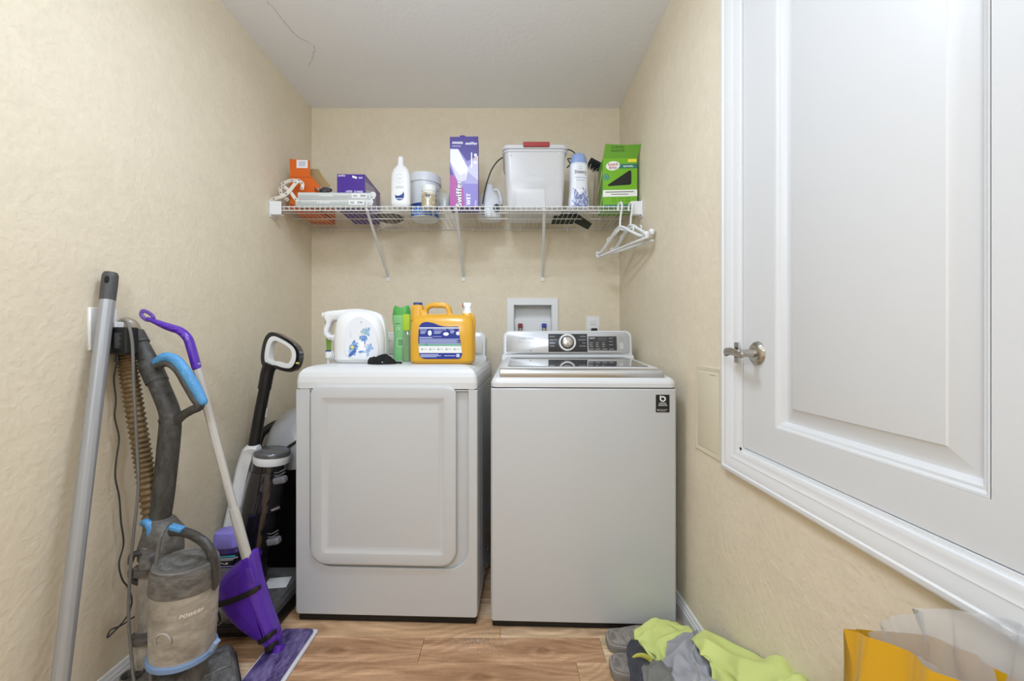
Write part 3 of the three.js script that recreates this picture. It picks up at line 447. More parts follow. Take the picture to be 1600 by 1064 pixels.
{ // small jar
  const Z = 2.015, c = at(670.5, 320, Z), h = at(670, 292, Z).y - IY, r = 0.037;
  const t = thing('small_jar', 'small squat jar with tan label and white lid in front of the tub', 'jar', [c.x, IY, -Z]);
  const tx = print(512, 128, (x, W, H) => { x.fillStyle = '#b9a987'; x.fillRect(0, 0, W, H); x.fillStyle = '#d9d1bd'; for (let i = 0; i < 16; i++) { const q = rng(i); x.fillRect(q() * 480, q() * 110, 40, 16); } x.fillStyle = '#3a4a70'; x.fillRect(225, 18, 26, 26); x.fillRect(262, 18, 26, 26); x.fillStyle = '#f1efe8'; x.fillRect(240, 60, 32, 68); });
  part('body', lathe([[0, 0], [r * 0.93, 0], [r, 0.004], [r, h * 0.70], [r * 0.9, h * 0.74], [0, h * 0.74]]), std(0xe6e2d8, 0.35), t);
  part('label', loft([[0.006, r, r], [h * 0.64, r, r]], { n: 30, u0: 0.15, u1: 0.85, off: 0.0004 }), printed(tx, 0.4), t, 'tan printed label');
  part('lid', lathe([[r * 0.95, h * 0.72], [r * 1.02, h * 0.74], [r * 1.02, h * 0.95], [r * 0.97, h], [0, h]]), std(0xeeeeea, 0.35), t);
}
{ // clear plastic cup
  const Z = 2.01, c = at(694, 320, Z), h = at(694, 305, Z).y - IY;
  const t = thing('clear_cup', 'small clear plastic cup between the jar and tall purple box', 'cup', [c.x, IY, -Z]);
  part('cup_wall', lathe([[0, 0.001], [0.026, 0.001], [0.033, h], [0.0315, h], [0.025, 0.0025], [0, 0.0025]]), phys(0xf4f6f8, 0.12, { transmission: 0.9, thickness: 0, ior: 1.4 }), t);
  part('insert', bx(0.014, 0.034, 0.014, 0.004, 0.0205, 0, 0.003), std(0xece8ea, 0.4), t, 'white dispenser tip inside');
}
{ // tall purple mop-cloth carton
  const Z = 1.992, a = at(702, 213, Z), b = at(747, 320, Z), w = b.x - a.x - 0.002, h = a.y - IY - 0.006, d = 0.085;
  const t = thing('tall_purple_box', 'tall purple and white mop cloth box standing upright beside the storage bin', 'box', [(a.x + b.x) / 2, IY, -Z - d / 2], 0.04);
  const f = print(512, 1180, (x, W, H) => {
    const g = x.createLinearGradient(0, 0, W, 0); x.fillStyle = '#8f86c4'; x.fillRect(0, 0, W, H);
    x.fillStyle = '#a39ccb'; x.fillRect(270, 480, 242, 300); x.fillStyle = '#7f6fbe'; x.fillRect(240, 780, 272, 400); x.fillStyle = '#c9c5de'; x.beginPath(); x.moveTo(512, 240); x.lineTo(512, 720); x.lineTo(300, 560); x.closePath(); x.fill();
    x.fillStyle = '#3f2a86'; x.fillRect(0, 0, W, 190); x.beginPath(); x.moveTo(150, 190); x.lineTo(512, 190); x.lineTo(512, 300); x.lineTo(310, 400); x.closePath(); x.fill();
    x.fillStyle = '#a82f90'; x.beginPath(); x.moveTo(0, 560); x.lineTo(250, 860); x.lineTo(270, 1180); x.lineTo(0, 1180); x.fill(); x.fillStyle = '#402888'; x.beginPath(); x.moveTo(0, 480); x.lineTo(70, 640); x.lineTo(0, 640); x.fill();
    x.fillStyle = '#ecebf2'; x.beginPath(); x.moveTo(8, 200); x.lineTo(150, 200); x.lineTo(330, 520); x.lineTo(290, 720); x.lineTo(150, 770); x.lineTo(8, 420); x.closePath(); x.fill(); x.fillStyle = '#cfccdc'; x.beginPath(); x.moveTo(8, 420); x.lineTo(180, 640); x.lineTo(290, 600); x.lineTo(290, 720); x.lineTo(150, 770); x.closePath(); x.fill();
    x.fillStyle = '#fff'; x.fillRect(440, 270, 46, 46); x.fillStyle = '#cbb59c'; x.fillRect(440, 330, 46, 46); x.fillStyle = '#fff'; x.beginPath(); x.arc(462, 420, 24, 0, 7); x.fill(); x.fillRect(384, 250, 18, 260);
    x.font = fnt(56, 'bold'); x.fillText('AWARD', 40, 110); x.font = fnt(30); x.fillText('mop & dust', 40, 156); x.font = fnt(64, 'bold'); x.fillText('swiffer', 280, 120);
    x.save(); x.translate(210, 1170); x.rotate(-Math.PI / 2); x.lineWidth = 14; x.font = fnt(128, 'bold'); x.strokeStyle = '#1f2f6c'; x.fillStyle = '#f4f4e0'; x.strokeText('Swiffer', 0, 0); x.fillText('Swiffer', 0, 0); x.fillStyle = '#fff'; x.font = fnt(96, 'bold'); x.fillText('WET', 30, 160); x.font = fnt(40); x.fillText('refills', 10, 270); x.restore();
  });
  part('carton', bx(w, h, d, 0, h / 2, 0, 0.002), std(0x6a4fa4, 0.5), t);
  part('front_print', ringStack(w - 0.001, h - 0.001, 0.001, [[0, 0], [0.0002, 0.0005]]).translate(0, h / 2, d / 2 + 0.0002), printed(f, 0.4), t, 'printed front with mop cloth picture');
  part('top_tab', extr([[-w / 2, 0], [w / 2, 0], [w / 2, 0.008], [0.01, 0.006], [0.0, 0.013], [-0.02, 0.011], [-0.022, 0.004], [-w / 2, 0.003]], 0.002, 0.0004).translate(0, h, d / 2 - 0.003), std(0x43308c, 0.5), t);
}
{ // white sprayer jug with a black knob, behind
  const Z = 2.20, c = at(766, 345, Z); const t = thing('white_jug', 'white plastic jug with black knob standing behind the tall purple box', 'jug', [c.x - 0.004, IY, -Z]);
  const white = phys(0xe9e9ea, 0.35);
  part('body', loft([[0, 0.060, 0.052, 3], [0.008, 0.066, 0.058, 3], [0.09, 0.066, 0.058, 3], [0.13, 0.050, 0.046, 2.5], [0.16, 0.024, 0.024, 2], [0.185, 0.020, 0.020, 2], [0.19, 0.018, 0.018, 2]]), white, t);
  part('handle', sweep([[0.022, 0.165, 0.0], [0.045, 0.160, 0.01], [0.062, 0.120, 0.015], [0.064, 0.075, 0.02]], [[0.010, 0.008], [0.009, 0.008], [0.010, 0.008], [0.012, 0.009]]), white, t);
  part('knob', [cyl(0.018, 0.020, 0.02, 0, 0, 0, 18).rotateX(Math.PI / 2).translate(0.042, 0.045, 0.066), bx(0.008, 0.034, 0.012, 0.042, 0.045, 0.080, 0.003)], std(0x1b1b1e, 0.45), t, 'black knob');
}
// green pull cord rising from the wires, running behind the storage bin
{
  const pts = [at(754, 318, 2.10), at(756, 305, 2.12), at(760, 288, 2.18), at(770, 262, 2.24), at(786, 246, 2.30), at(830, 238, 2.33), at(875, 236, 2.33), at(889, 234, 2.30), at(898, 240, 2.28), at(896, 248, 2.27), at(887, 248, 2.27), at(891, 256, 2.27), at(886, 262, 2.29)];
  const t = thing('thin_cable', 'thin dark green cord arching up behind the storage bin', 'cord', [pts[0].x, IY, pts[0].z]);
  wpart('cable_run', sweep(pts, 0.0036, { n: 8, seg: 6 }), std(0x1f3d33, 0.5), t);
  const b = new V3(pts[0].x, IY, pts[0].z); wpart('plug_end', bx(0.018, 0.036, 0.016, b.x, b.y + 0.018, b.z, 0.004), std(0x1b3a2f, 0.5), t, 'dark green end plug');
}
{ // translucent storage bin with lid and red latch
  const Zf = 1.985, tl = at(785, 226, Zf), br = at(888, 318, Zf), W = br.x - tl.x, Hh = tl.y - IY + 0.004, D = 0.30, cx = (tl.x + br.x) / 2;
  const t = thing('storage_bin', 'clear plastic storage bin with frosted lid and red latch', 'storage bin', [cx, IY, -Zf - D / 2]);
  const frost = phys(0xfbfbfc, 0.28, { transmission: 0.42, thickness: 0, ior: 1.45 }), lidM = phys(0xf2f3f5, 0.42, { transmission: 0.35, thickness: 0, ior: 1.45 });
  const rr = (w, d, r) => rrPts(w, d, r, 6), shell = [];
  const secs = [[0.002, 0.86, 0.84], [0.006, 0.87, 0.86], [Hh * 0.5, 0.91, 0.92], [Hh * 0.90, 0.945, 0.97]];
  const ringWall = (inv) => { const P = [], U = [], I = []; let m; secs.forEach(([y, a, b], k) => { const q = rr(W * a - inv * 0.004, D * b - inv * 0.004, 0.03); m = q.length; q.forEach((p, i) => { P.push(p[0], y + inv * 0.002, -p[1]); U.push(i / m, k / 3); }); }); for (let k = 0; k < 3; k++) for (let i = 0; i < m; i++) { const a = k * m + i, b = k * m + (i + 1) % m; I.push(a, b, a + m, b, b + m, a + m); } const c = P.length / 3; P.push(0, secs[0][0] + inv * 0.002, 0); U.push(0.5, 0.5); for (let i = 0; i < m; i++) I.push((i + 1) % m, i, c); const g = new THREE.BufferGeometry(); g.setAttribute('position', new THREE.Float32BufferAttribute(P, 3)); g.setAttribute('uv', new THREE.Float32BufferAttribute(U, 2)); g.setIndex(I); g.computeVertexNormals(); return crease(g, 0.6); };
  part('tub', ringWall(0), frost, t, 'clear frosted tub');
  part('rim', extr(rrPts(W * 0.985, D, 0.035, 6), 0.012, 0.003, [rrPath(W * 0.92, D * 0.93, 0.03)]).rotateX(-Math.PI / 2).translate(0, Hh * 0.90, 0), lidM, t);
  part('lid', slabLoft(W, D + 0.004, [[Hh * 0.925, 0.004], [Hh * 0.93, 0], [Hh * 0.975, 0.001], [Hh * 0.99, 0.004], [Hh, 0.012], [Hh * 0.985, 0.022], [Hh * 0.985, 0.04]], 0.034), lidM, t, 'frosted white lid');
  const la = at(818, 222, Zf), lb = at(859, 231, Zf);
  part('latch', [bx(lb.x - la.x, 0.024, 0.012, 0.005, Hh - 0.006, D / 2 + 0.006, 0.005), bx(lb.x - la.x, 0.006, 0.03, 0.005, Hh + 0.004, D / 2 - 0.006, 0.003)], std(0xa33636, 0.45), t, 'red latch');
  for (const s of [-1, 1]) part('corner_rib', bx(0.010, 0.03, 0.006, s * W * 0.37, Hh * 0.86, D / 2 - 0.006, 0.002), lidM, t);
  // contents seen through the frosted wall
  const inner = thing('paper_sheaf', 'white paper packets inside the clear storage bin', 'papers', [cx - 0.02, IY + 0.0045, -Zf - 0.10]);
  part('packet', bx(0.15, 0.115, 0.05, 0, 0.0585, 0, 0.006), std(0xeff0f2, 0.6), inner); part('packet', bx(0.08, 0.135, 0.05, 0.085, 0.0685, -0.06, 0.004), std(0xd9d4d4, 0.6), inner, 'grey packet');
  const dev = thing('grey_device', 'flat grey device on the packets inside the storage bin', 'device', [cx + 0.008, IY + 0.121, -Zf - 0.105]);
  part('case', bx(0.115, 0.026, 0.07, 0, 0.0135, 0, 0.012), std(0x6d6a72, 0.5), dev); part('button', cyl(0.008, 0.008, 0.004, 0.03, 0.028, 0, 14), std(0x4c4a50, 0.5), dev);
  const cw = thing('white_cable', 'loose loops of pale cable inside the storage bin', 'cable', [cx, IY + 0.148, -Zf - 0.12]);
  part('loop', wire([[-0.10, 0.045, 0.02], [-0.05, 0.005, 0.045], [0.03, 0.004, 0.05], [0.09, 0.03, 0.02], [0.11, 0.05, -0.03], [0.03, 0.075, -0.05], [-0.06, 0.08, 0.0], [-0.04, 0.07, 0.05], [0.05, 0.05, 0.055], [0.10, 0.015, 0.035], [0.05, 0.004, 0.0]], 0.0024, 8, 6), std(0x8d8b92, 0.5), cw);
}
{ // laundry scent beads bottle
  const Z = 2.03, c = at(904, 320, Z), h = at(904, 240, Z).y - IY;
  const t = thing('scent_bead_bottle', 'waisted white laundry scent bottle with light blue cap', 'bottle', [c.x, IY, -Z], 0.15);
  const r = 0.052, secs = [[0, r * 0.98, 0.032, 2.6], [0.006, r * 1.02, 0.034, 2.6], [h * 0.16, r, 0.034, 2.5], [h * 0.32, r * 0.90, 0.032, 2.4], [h * 0.48, r * 0.88, 0.032, 2.4], [h * 0.64, r * 0.92, 0.033, 2.4], [h * 0.77, r * 0.90, 0.033, 2.2], [h * 0.80, r * 0.84, 0.032, 2.2]];
  part('body', loft(secs), std(0xdfe3ee, 0.3), t);
  part('cap', loft([[h * 0.795, r * 0.80, 0.032, 2.1], [h * 0.84, r * 0.80, 0.032, 2.1], [h * 0.92, r * 0.74, 0.030, 2.1], [h * 0.97, r * 0.58, 0.024, 2], [h * 0.995, r * 0.3, 0.012, 2], [h, r * 0.05, 0.002, 2]]), std(0x93abda, 0.35), t, 'light blue cap');
  const tx = print(256, 400, (x, W, H) => { x.fillStyle = '#eef0f5'; x.fillRect(0, 0, W, H); x.fillStyle = '#3c3f52'; x.font = fnt(46, 'bold'); x.textAlign = 'center'; x.fillText('Downy', 128, 92); x.strokeStyle = '#8a93b5'; x.lineWidth = 3; x.beginPath(); x.arc(128, 36, 14, 0, 7); x.stroke(); x.fillStyle = '#b9bfd2'; x.fillRect(60, 124, 140, 8); x.fillRect(80, 150, 100, 7); const r = rng(4); for (let i = 0; i < 90; i++) { x.save(); x.translate(40 + r() * 180, 240 + r() * 160); x.rotate(r() * 3 - 1.5); x.fillStyle = ['#a6add0', '#7f88b8', '#d8dcec', '#5f6a9c'][i % 4]; x.beginPath(); x.ellipse(0, 0, 7, 34, 0, 0, 7); x.fill(); x.restore(); } x.fillStyle = '#fff'; x.beginPath(); x.arc(110, 250, 16, 0, 7); x.fill(); });
  part('label', vmap(loft(secs.slice(1, 7).map(q => q.slice()), { n: 22, u0: 0.33, u1: 0.67, off: 0.0005 }), 0.006, h * 0.77), printed(tx, 0.3), t, 'printed wrap with lavender sprigs');
}
{ // green scrub-pad carton, top flap standing open, with a dark brush behind
  const Z = 1.995, a = at(944, 247, Z), b = at(996, 316, Z), w = b.x - a.x + 0.004, h = a.y - IY, d = 0.13;
  const t = thing('green_sponge_box', 'bright green scrub pad box with open top flap and black window', 'box', [(a.x + b.x) / 2, IY, -Z - d / 2], -0.06);
  const green = std(0x6fae1e, 0.5);
  const f = print(512, 660, (x, W, H) => { x.fillStyle = '#76b51f'; x.fillRect(0, 0, W, H); x.fillStyle = '#0a0a08'; x.beginPath(); x.moveTo(80, 350); x.lineTo(390, 170); x.quadraticCurveTo(425, 160, 425, 200); x.lineTo(425, 320); x.quadraticCurveTo(425, 360, 390, 360); x.lineTo(90, 372); x.quadraticCurveTo(66, 366, 80, 350); x.fill();
    x.fillStyle = '#2f7a68'; x.fillRect(230, 78, 282, 62); x.fillStyle = '#f3e23c'; x.fillRect(372, 16, 130, 40); x.fillStyle = '#f2f2ee'; x.beginPath(); x.ellipse(150, 100, 104, 62, -0.1, 0, 7); x.fill(); x.fillStyle = '#b5263c'; x.font = fnt(50, 'bold'); x.textAlign = 'center'; x.fillText('Scotch', 150, 98); x.fillText('Brite', 150, 142); x.fillStyle = '#eef5ea'; x.font = fnt(34, 'bold'); x.fillText('NATURAL', 380, 122);
    x.fillStyle = '#2f7f6a'; x.beginPath(); x.arc(52, 250, 42, 0, 7); x.fill(); x.strokeStyle = '#9fc9bd'; x.lineWidth = 6; x.beginPath(); x.arc(52, 250, 24, 0, 7); x.stroke(); x.fillStyle = '#f2f2ec'; x.fillRect(0, 424, W, 90); x.fillStyle = '#6b7566'; x.fillRect(40, 446, 420, 12); x.fillRect(120, 478, 260, 10); x.strokeStyle = '#3c6418'; x.lineWidth = 5; for (let k = 0; k < 3; k++) x.strokeRect(140 + k * 104, 536, 50, 44); x.fillStyle = '#2f7a68'; x.fillRect(20, 620, 492, 40); });
  const s = print(256, 660, (x, W, H) => { x.fillStyle = '#6aa61c'; x.fillRect(0, 0, W, H); x.save(); x.rotate(-0.6); x.fillStyle = '#eef0e4'; x.fillRect(-220, 240, 330, 46); x.fillRect(-330, 520, 330, 46); x.fillStyle = '#3f6d12'; x.fillRect(-220, 300, 300, 30); x.restore(); });
  part('carton', [bx(w, h, 0.003, 0, h / 2, d / 2 - 0.0015, 0.001), bx(w, h, 0.003, 0, h / 2, -d / 2 + 0.0015, 0.001), bx(0.003, h, d, -w / 2 + 0.0015, h / 2, 0, 0.001), bx(0.003, h, d, w / 2 - 0.0015, h / 2, 0, 0.001), bx(w, 0.003, d, 0, 0.0015, 0, 0.001)], green, t);
  part('front_print', ringStack(w - 0.001, h - 0.001, 0.001, [[0, 0], [0.0002, 0.0005]]).translate(0, h / 2, d / 2 + 0.0002), printed(f, 0.4), t, 'printed front with black window');
  part('side_print', ringStack(d - 0.001, h - 0.001, 0.001, [[0, 0], [0.0002, 0.0005]]).rotateY(-Math.PI / 2).translate(-w / 2 - 0.0002, h / 2, 0), printed(s, 0.4), t, 'green printed side');
  const ft = print(256, 128, (x, W, H) => { x.fillStyle = '#659f1c'; x.fillRect(0, 0, W, H); x.fillStyle = '#2e4c12'; x.font = fnt(26, 'bold'); x.textAlign = 'center'; x.fillText('SCRUBS', 110, 40); x.fillText('HARDER', 110, 70); });
  const fg = extr([[-w / 2, 0], [w / 2, 0], [w / 2 + 0.018, 0.066], [w / 2 - 0.05, 0.064], [-w / 2 + 0.012, 0.072]], 0.002, 0.0004); { const u = fg.attributes.uv, q = fg.attributes.position; for (let i = 0; i < u.count; i++) u.setXY(i, (q.getX(i) + w / 2) / w, q.getY(i) / 0.072); }
  part('top_flap', fg.rotateX(0.12).translate(0, h - 0.002, d / 2 - 0.001), printed(ft, 0.5), t, 'raised green flap');
  part('side_flap', extr([[0, 0], [0.05, 0.0], [0.04, 0.06]], 0.002, 0.0004).rotateY(1.15).translate(-w / 2 + 0.002, h - 0.002, d / 2 - 0.02), std(0xece9e0, 0.6), t, 'white inside of a flap');
}
{ // hand brush standing head-up beside the green box
  const c = at(934, 226, 2.13); const t = thing('hand_brush', 'dark bristled hand brush sticking up behind the green box', 'brush', [at(931, 300, 2.15).x, IY, -2.17], 0.2);
  part('handle', sweep([[-0.004, 0.0, 0.0], [0.0, 0.09, 0], [0.004, 0.19, 0], [0.012, 0.25, 0]], [[0.012, 0.008], [0.013, 0.009], [0.014, 0.009], [0.018, 0.010]]), std(0xc8b496, 0.6), t, 'tan handle');
  part('head', sweep([[-0.028, 0.318, 0], [0.02, 0.296, 0], [0.07, 0.275, 0]], [[0.010, 0.016], [0.013, 0.018], [0.010, 0.016]], { up: new V3(0, 0, 1) }), std(0x1d241f, 0.7), t);
  const br = [], r = rng(6); for (let i = 0; i < 220; i++) { const u = r(), x = lerp(-0.030, 0.066, u), y = lerp(0.316, 0.274, u), z = (r() - 0.5) * 0.034, len = 0.038 + r() * 0.012; br.push(new THREE.ConeGeometry(0.0018, len, 4).rotateZ(Math.PI).translate(0, -len / 2, 0).rotateZ(-0.42 + (r() - 0.5) * 0.3).translate(x - 0.002, y - 0.004, z)); }
  part('bristles', br, std(0x232a26, 0.9), t).userData.kind = 'stuff';
}
{ // dark green dustpan lying at the back of the shelf, its lip dipping below the wires
  const a = at(863, 343, 2.2), b = at(899, 341, 2.2), e = at(922, 352, 2.2), m = std(0x16261f, 0.7), z = -2.205, d = 0.155;
  const t = thing('dustpan', 'dark green dustpan at the back of the shelf, bent lip poking below the wires', 'dustpan', [(a.x + b.x) / 2, IY, z]);
  wpart('pan', bx(b.x - a.x, 0.022, d, (a.x + b.x) / 2, IY + 0.0115, z, 0.004), m, t);
  wpart('bent_lip', sweep([new V3(b.x - 0.008, IY + 0.011, z), new V3(b.x + 0.006, IY + 0.008, z), new V3(b.x + 0.03, IY - 0.006, z), new V3(e.x, IY - 0.036, z)], [[0.003, d / 2], [0.003, d / 2], [0.003, d / 2 - 0.01], [0.003, d / 2 - 0.02]].map(q => [q[1], q[0]]), { n: 14, seg: 5, up: new V3(0, 1, 0) }), m, t);
}
// two white plastic hangers on the front rail
{
  const m = std(0xf1f1f1, 0.35);
  const hanger = (A, B, apexY, label) => {      // A, B: ends of the lower bar
    const mid = A.clone().add(B).multiplyScalar(0.5), t = thing('clothes_hanger', label, 'hanger', [mid.x, A.y, mid.z]);
    const ap = new V3(mid.x, apexY, mid.z), dir = B.clone().sub(A).normalize(), L = (u, y) => mid.clone().addScaledVector(dir, u).setY(y), nrm = new V3(0, 1, 0).cross(dir).normalize();
    wpart('lower_bar', sweep([A, mid, B], [[0.006, 0.008], [0.006, 0.008], [0.006, 0.008]], { n: 10, seg: 3, up: nrm, round: true }), m, t);
    const hl = A.distanceTo(B) / 2, y0 = A.y, H2 = apexY - y0;
    for (const s of [-1, 1]) {
      const arm = wpart('arm', sweep([L(0, apexY), L(s * 0.03, apexY - 0.010), L(s * hl * 0.45, y0 + H2 * 0.55), L(s * hl * 0.86, y0 + H2 * 0.16), L(s * hl * 0.99, y0 + 0.022), L(s * hl, y0 + 0.004)], [[0.006, 0.011], [0.006, 0.010], [0.006, 0.009], [0.007, 0.010], [0.010, 0.015], [0.006, 0.008]], { n: 10, seg: 6, up: nrm }), m, t);
      wpart('notch', sweep([L(s * hl * 0.50, y0 + H2 * 0.53), L(s * hl * 0.54, y0 + H2 * 0.66), L(s * hl * 0.47, y0 + H2 * 0.74)], [0.004, 0.0035, 0.003], { n: 8, seg: 4, round: true }), m, arm);
    }
    wpart('neck_web', extr([[-0.05, -0.03], [0, 0.012], [0.05, -0.03], [0, -0.012]], 0.007, 0.002).rotateY(Math.atan2(-dir.z, dir.x)).translate(ap.x, ap.y - 0.004, ap.z), m, t);
    const ry = SY - 0.020, hr = 0.016;
    wpart('hook', sweep([L(0, apexY - 0.004), L(0.004, apexY + 0.035), L(0.012, SY - 0.04), L(hr + 0.002, SY - 0.010), L(0.010, SY + 0.0085), L(-0.004, SY + 0.0085), L(-hr, SY - 0.004), L(-hr - 0.002, SY - 0.022)], 0.0048, { n: 10, seg: 6, round: true }), m, t);
  };
  hanger(at(934, 402, 2.15), at(1011, 371, 1.75), 1.615, 'white plastic hanger on the shelf rail, farther from the wall');
  hanger(at(957, 396, 2.13), at(1019, 376, 1.77), 1.622, 'white plastic hanger on the shelf rail, touching the right wall');
}

// ---------------------------------------------------------------- things on top of the dryer
const deckY = Z => 0.9622 + 0.012 * clamp((Z - 1.483) / 0.71, 0, 1);
{ // white detergent jug lying on its side with a tap
  const Z = 1.68, k = Z / F, y0 = 558, x0 = 565, c = at(x0, y0, Z), by = deckY(Z);
  const t = thing('white_detergent_jug', 'large white detergent jug with blue floral label and push tap', 'jug', [c.x, by, -Z], 0.0);
  const q = ([px, py]) => [(px - x0) * k, (y0 - py) * k], white = std(0xefefee, 0.3);
  const out = smoothPts([[508, 481], [530, 477], [560, 475], [577, 477], [596, 484], [602, 496], [604.5, 520], [604, 547], [600, 557], [590, 558], [560, 558], [536, 558], [528, 555], [527, 545], [531, 535], [527, 527], [515, 523], [508, 515], [508, 505], [511, 496], [508, 490]].reverse().map(q), 5);
  const hole = smoothPts([[521, 495], [531, 493.5], [528, 505], [524, 514], [517.5, 516], [515, 511], [518, 502]].map(q), 5);
  part('body', crease(extr(out, 0.040, 0.010, [hole]), 0.9), white, t);
  part('body_swell', loft([[0.0, 0.094, 0.056, 4, 0.003], [0.014, 0.1025, 0.068, 4, 0.003], [0.10, 0.1035, 0.069, 4, 0.002], [0.150, 0.098, 0.067, 3.5, 0.000], [0.185, 0.088, 0.058, 3, -0.004], [0.205, 0.070, 0.042, 2.6, -0.010], [0.219, 0.045, 0.024, 2.5, -0.014], [0.222, 0.03, 0.012, 2.5, -0.016]]), white, t);
  part('end_plug', cyl(0.014, 0.015, 0.016, 0, 0, 0, 22).rotateZ(Math.PI / 2).translate(...q([508, 485.5]), 0), white, t);
  part('tap_ring', [0, 1, 2, 3].map(i => cyl(0.021, 0.021, 0.005, 0, 0, 0, 26).rotateZ(Math.PI / 2).translate(q([527 - i * 2.6, 548])[0], q([527, 548])[1], 0)), white, t, 'ridged white tap collar');
  const [tx, ty] = q([513, 547]); const tap = part('tap', [cyl(0.012, 0.012, 0.026, 0, 0, 0, 20).translate(tx, ty + 0.002, 0), cyl(0.009, 0.009, 0.03, 0, 0, 0, 16).rotateZ(Math.PI / 2).translate(tx + 0.014, ty, 0), cyl(0.0045, 0.005, 0.034, 0, 0, 0, 12).translate(tx, ty - 0.028, 0)], white, t, 'white push tap');
  part('tap_button', cyl(0.011, 0.011, 0.006, tx, ty + 0.018, 0, 18), std(0x2c4a86, 0.4), tap, 'blue push button');
  part('hang_strip', sweep([[q([509, 492])[0], q([509, 492])[1], -0.02], [q([509.5, 515])[0], q([509, 515])[1], -0.022], [q([512, 541])[0], q([512, 541])[1], -0.012]], [[0.013, 0.003], [0.012, 0.003], [0.009, 0.003]], { n: 10, seg: 5, up: new V3(0, 0, 1) }), std(0x7aa83a, 0.45), t, 'olive green strip by the handle');
  const lb = print(512, 620, (x, W, H) => { x.fillStyle = '#eceef3'; x.fillRect(0, 0, W, H); const r = rng(8); const pt = (cx, cy, s, c, n, sp) => { for (let i = 0; i < n; i++) { x.fillStyle = c[i % c.length]; x.save(); x.translate(cx + (r() - 0.5) * sp, cy + (r() - 0.5) * sp * 0.8); x.rotate(r() * 6.3); x.beginPath(); x.ellipse(0, 0, s * (0.6 + r()), s * (0.25 + r() * 0.4), 0, 0, 7); x.fill(); x.restore(); } };
    pt(140, 500, 60, ['#5f86c8', '#8fb0e0', '#a8c4ea', '#466fb8'], 16, 150); pt(330, 520, 50, ['#9cb8e2', '#6f95d0', '#b9cdee'], 16, 160); pt(330, 240, 44, ['#8db3d2', '#a4c5dc', '#6f9cc6'], 8, 80); pt(290, 340, 40, ['#7ea4d8', '#5c86c4'], 8, 90); pt(250, 470, 54, ['#f3f5fa', '#ffffff'], 10, 90);
    x.fillStyle = '#e8dd6a'; x.beginPath(); x.ellipse(100, 470, 34, 24, 0, 0, 7); x.fill(); x.beginPath(); x.ellipse(285, 260, 16, 14, 0, 0, 7); x.fill(); x.fillStyle = '#c2c8dc'; x.font = fnt(30); x.save(); x.translate(80, 330); x.rotate(-Math.PI / 2); x.fillText('laundry', 0, 0); x.restore(); x.fillStyle = '#f4f5f8'; x.fillRect(270, 556, 70, 60); x.fillStyle = '#b9bdd8'; x.beginPath(); x.arc(250, 90, 14, 0, 7); x.fill(); });
  const ls = smoothPts([[552, 546], [597, 549], [597, 520], [590, 500], [573, 488.5], [559, 494], [552, 512]].map(q), 5), lg = extr(ls, 0.001, 0.0002); { const u = lg.attributes.uv, p = lg.attributes.position; const a = q([552, 549]), b = q([597, 488]); for (let i = 0; i < u.count; i++) u.setXY(i, (p.getX(i) - a[0]) / (b[0] - a[0]), (p.getY(i) - a[1]) / (b[1] - a[1])); }
  part('label', lg.translate(0, 0, 0.0698), printed(lb, 0.35), t, 'blue floral label');
}
{ // light green bottle with darker green flip cap
  const Z = 1.80, c = at(628, 557, Z), by = deckY(Z), h = at(628, 477, Z).y - by, t = thing('green_bottle', 'light green waisted bottle with darker green notched cap', 'bottle', [c.x, by, -Z]);
  const w = 0.044, secs = [[0, w * 0.80, 0.022, 2.6], [0.006, w * 0.90, 0.025, 2.6], [h * 0.14, w * 0.90, 0.026, 2.5], [h * 0.42, w * 0.78, 0.025, 2.5], [h * 0.62, w * 0.86, 0.025, 2.5], [h * 0.76, w * 0.98, 0.026, 2.5], [h * 0.815, w * 0.94, 0.026, 2.5]];
  part('body', loft(secs), phys(0x8fcf8a, 0.25), t);
  const cap = loft([[h * 0.817, w * 0.90, 0.026, 2.5], [h * 0.83, w * 0.92, 0.026, 2.6], [h * 0.93, w * 0.84, 0.024, 2.8], [h * 0.995, w * 0.70, 0.019, 3]]); { const p = cap.attributes.position; for (let i = 0; i < p.count; i++) if (p.getY(i) > h * 0.98) p.setY(i, p.getY(i) - 0.012 * Math.exp(-Math.pow(p.getX(i) / 0.018, 2))); cap.computeVertexNormals(); }
  part('cap', crease(cap, 0.6), std(0x52a84a, 0.32), t, 'darker green cap with a notch');
  const tx = print(128, 400, (x, W, H) => { x.fillStyle = '#8fcf8a'; x.fillRect(0, 0, W, H); x.fillStyle = '#3e5c44'; x.fillRect(18, 60, 40, 8); x.strokeStyle = '#d6f0cf'; x.lineWidth = 5; x.beginPath(); x.arc(40, 120, 14, 0, 7); x.stroke(); x.fillStyle = '#5a6c58'; for (let i = 0; i < 5; i++) x.fillRect(44, 250 + i * 14, 34, 6); x.strokeRect(34, 236, 56, 90); });
  part('label', vmap(loft(secs.slice(2, 6).map(q => q.slice()), { n: 16, u0: 0.36, u1: 0.62, off: 0.0005 }), h * 0.14, h * 0.76), printed(tx, 0.3), t, 'printed label');
}
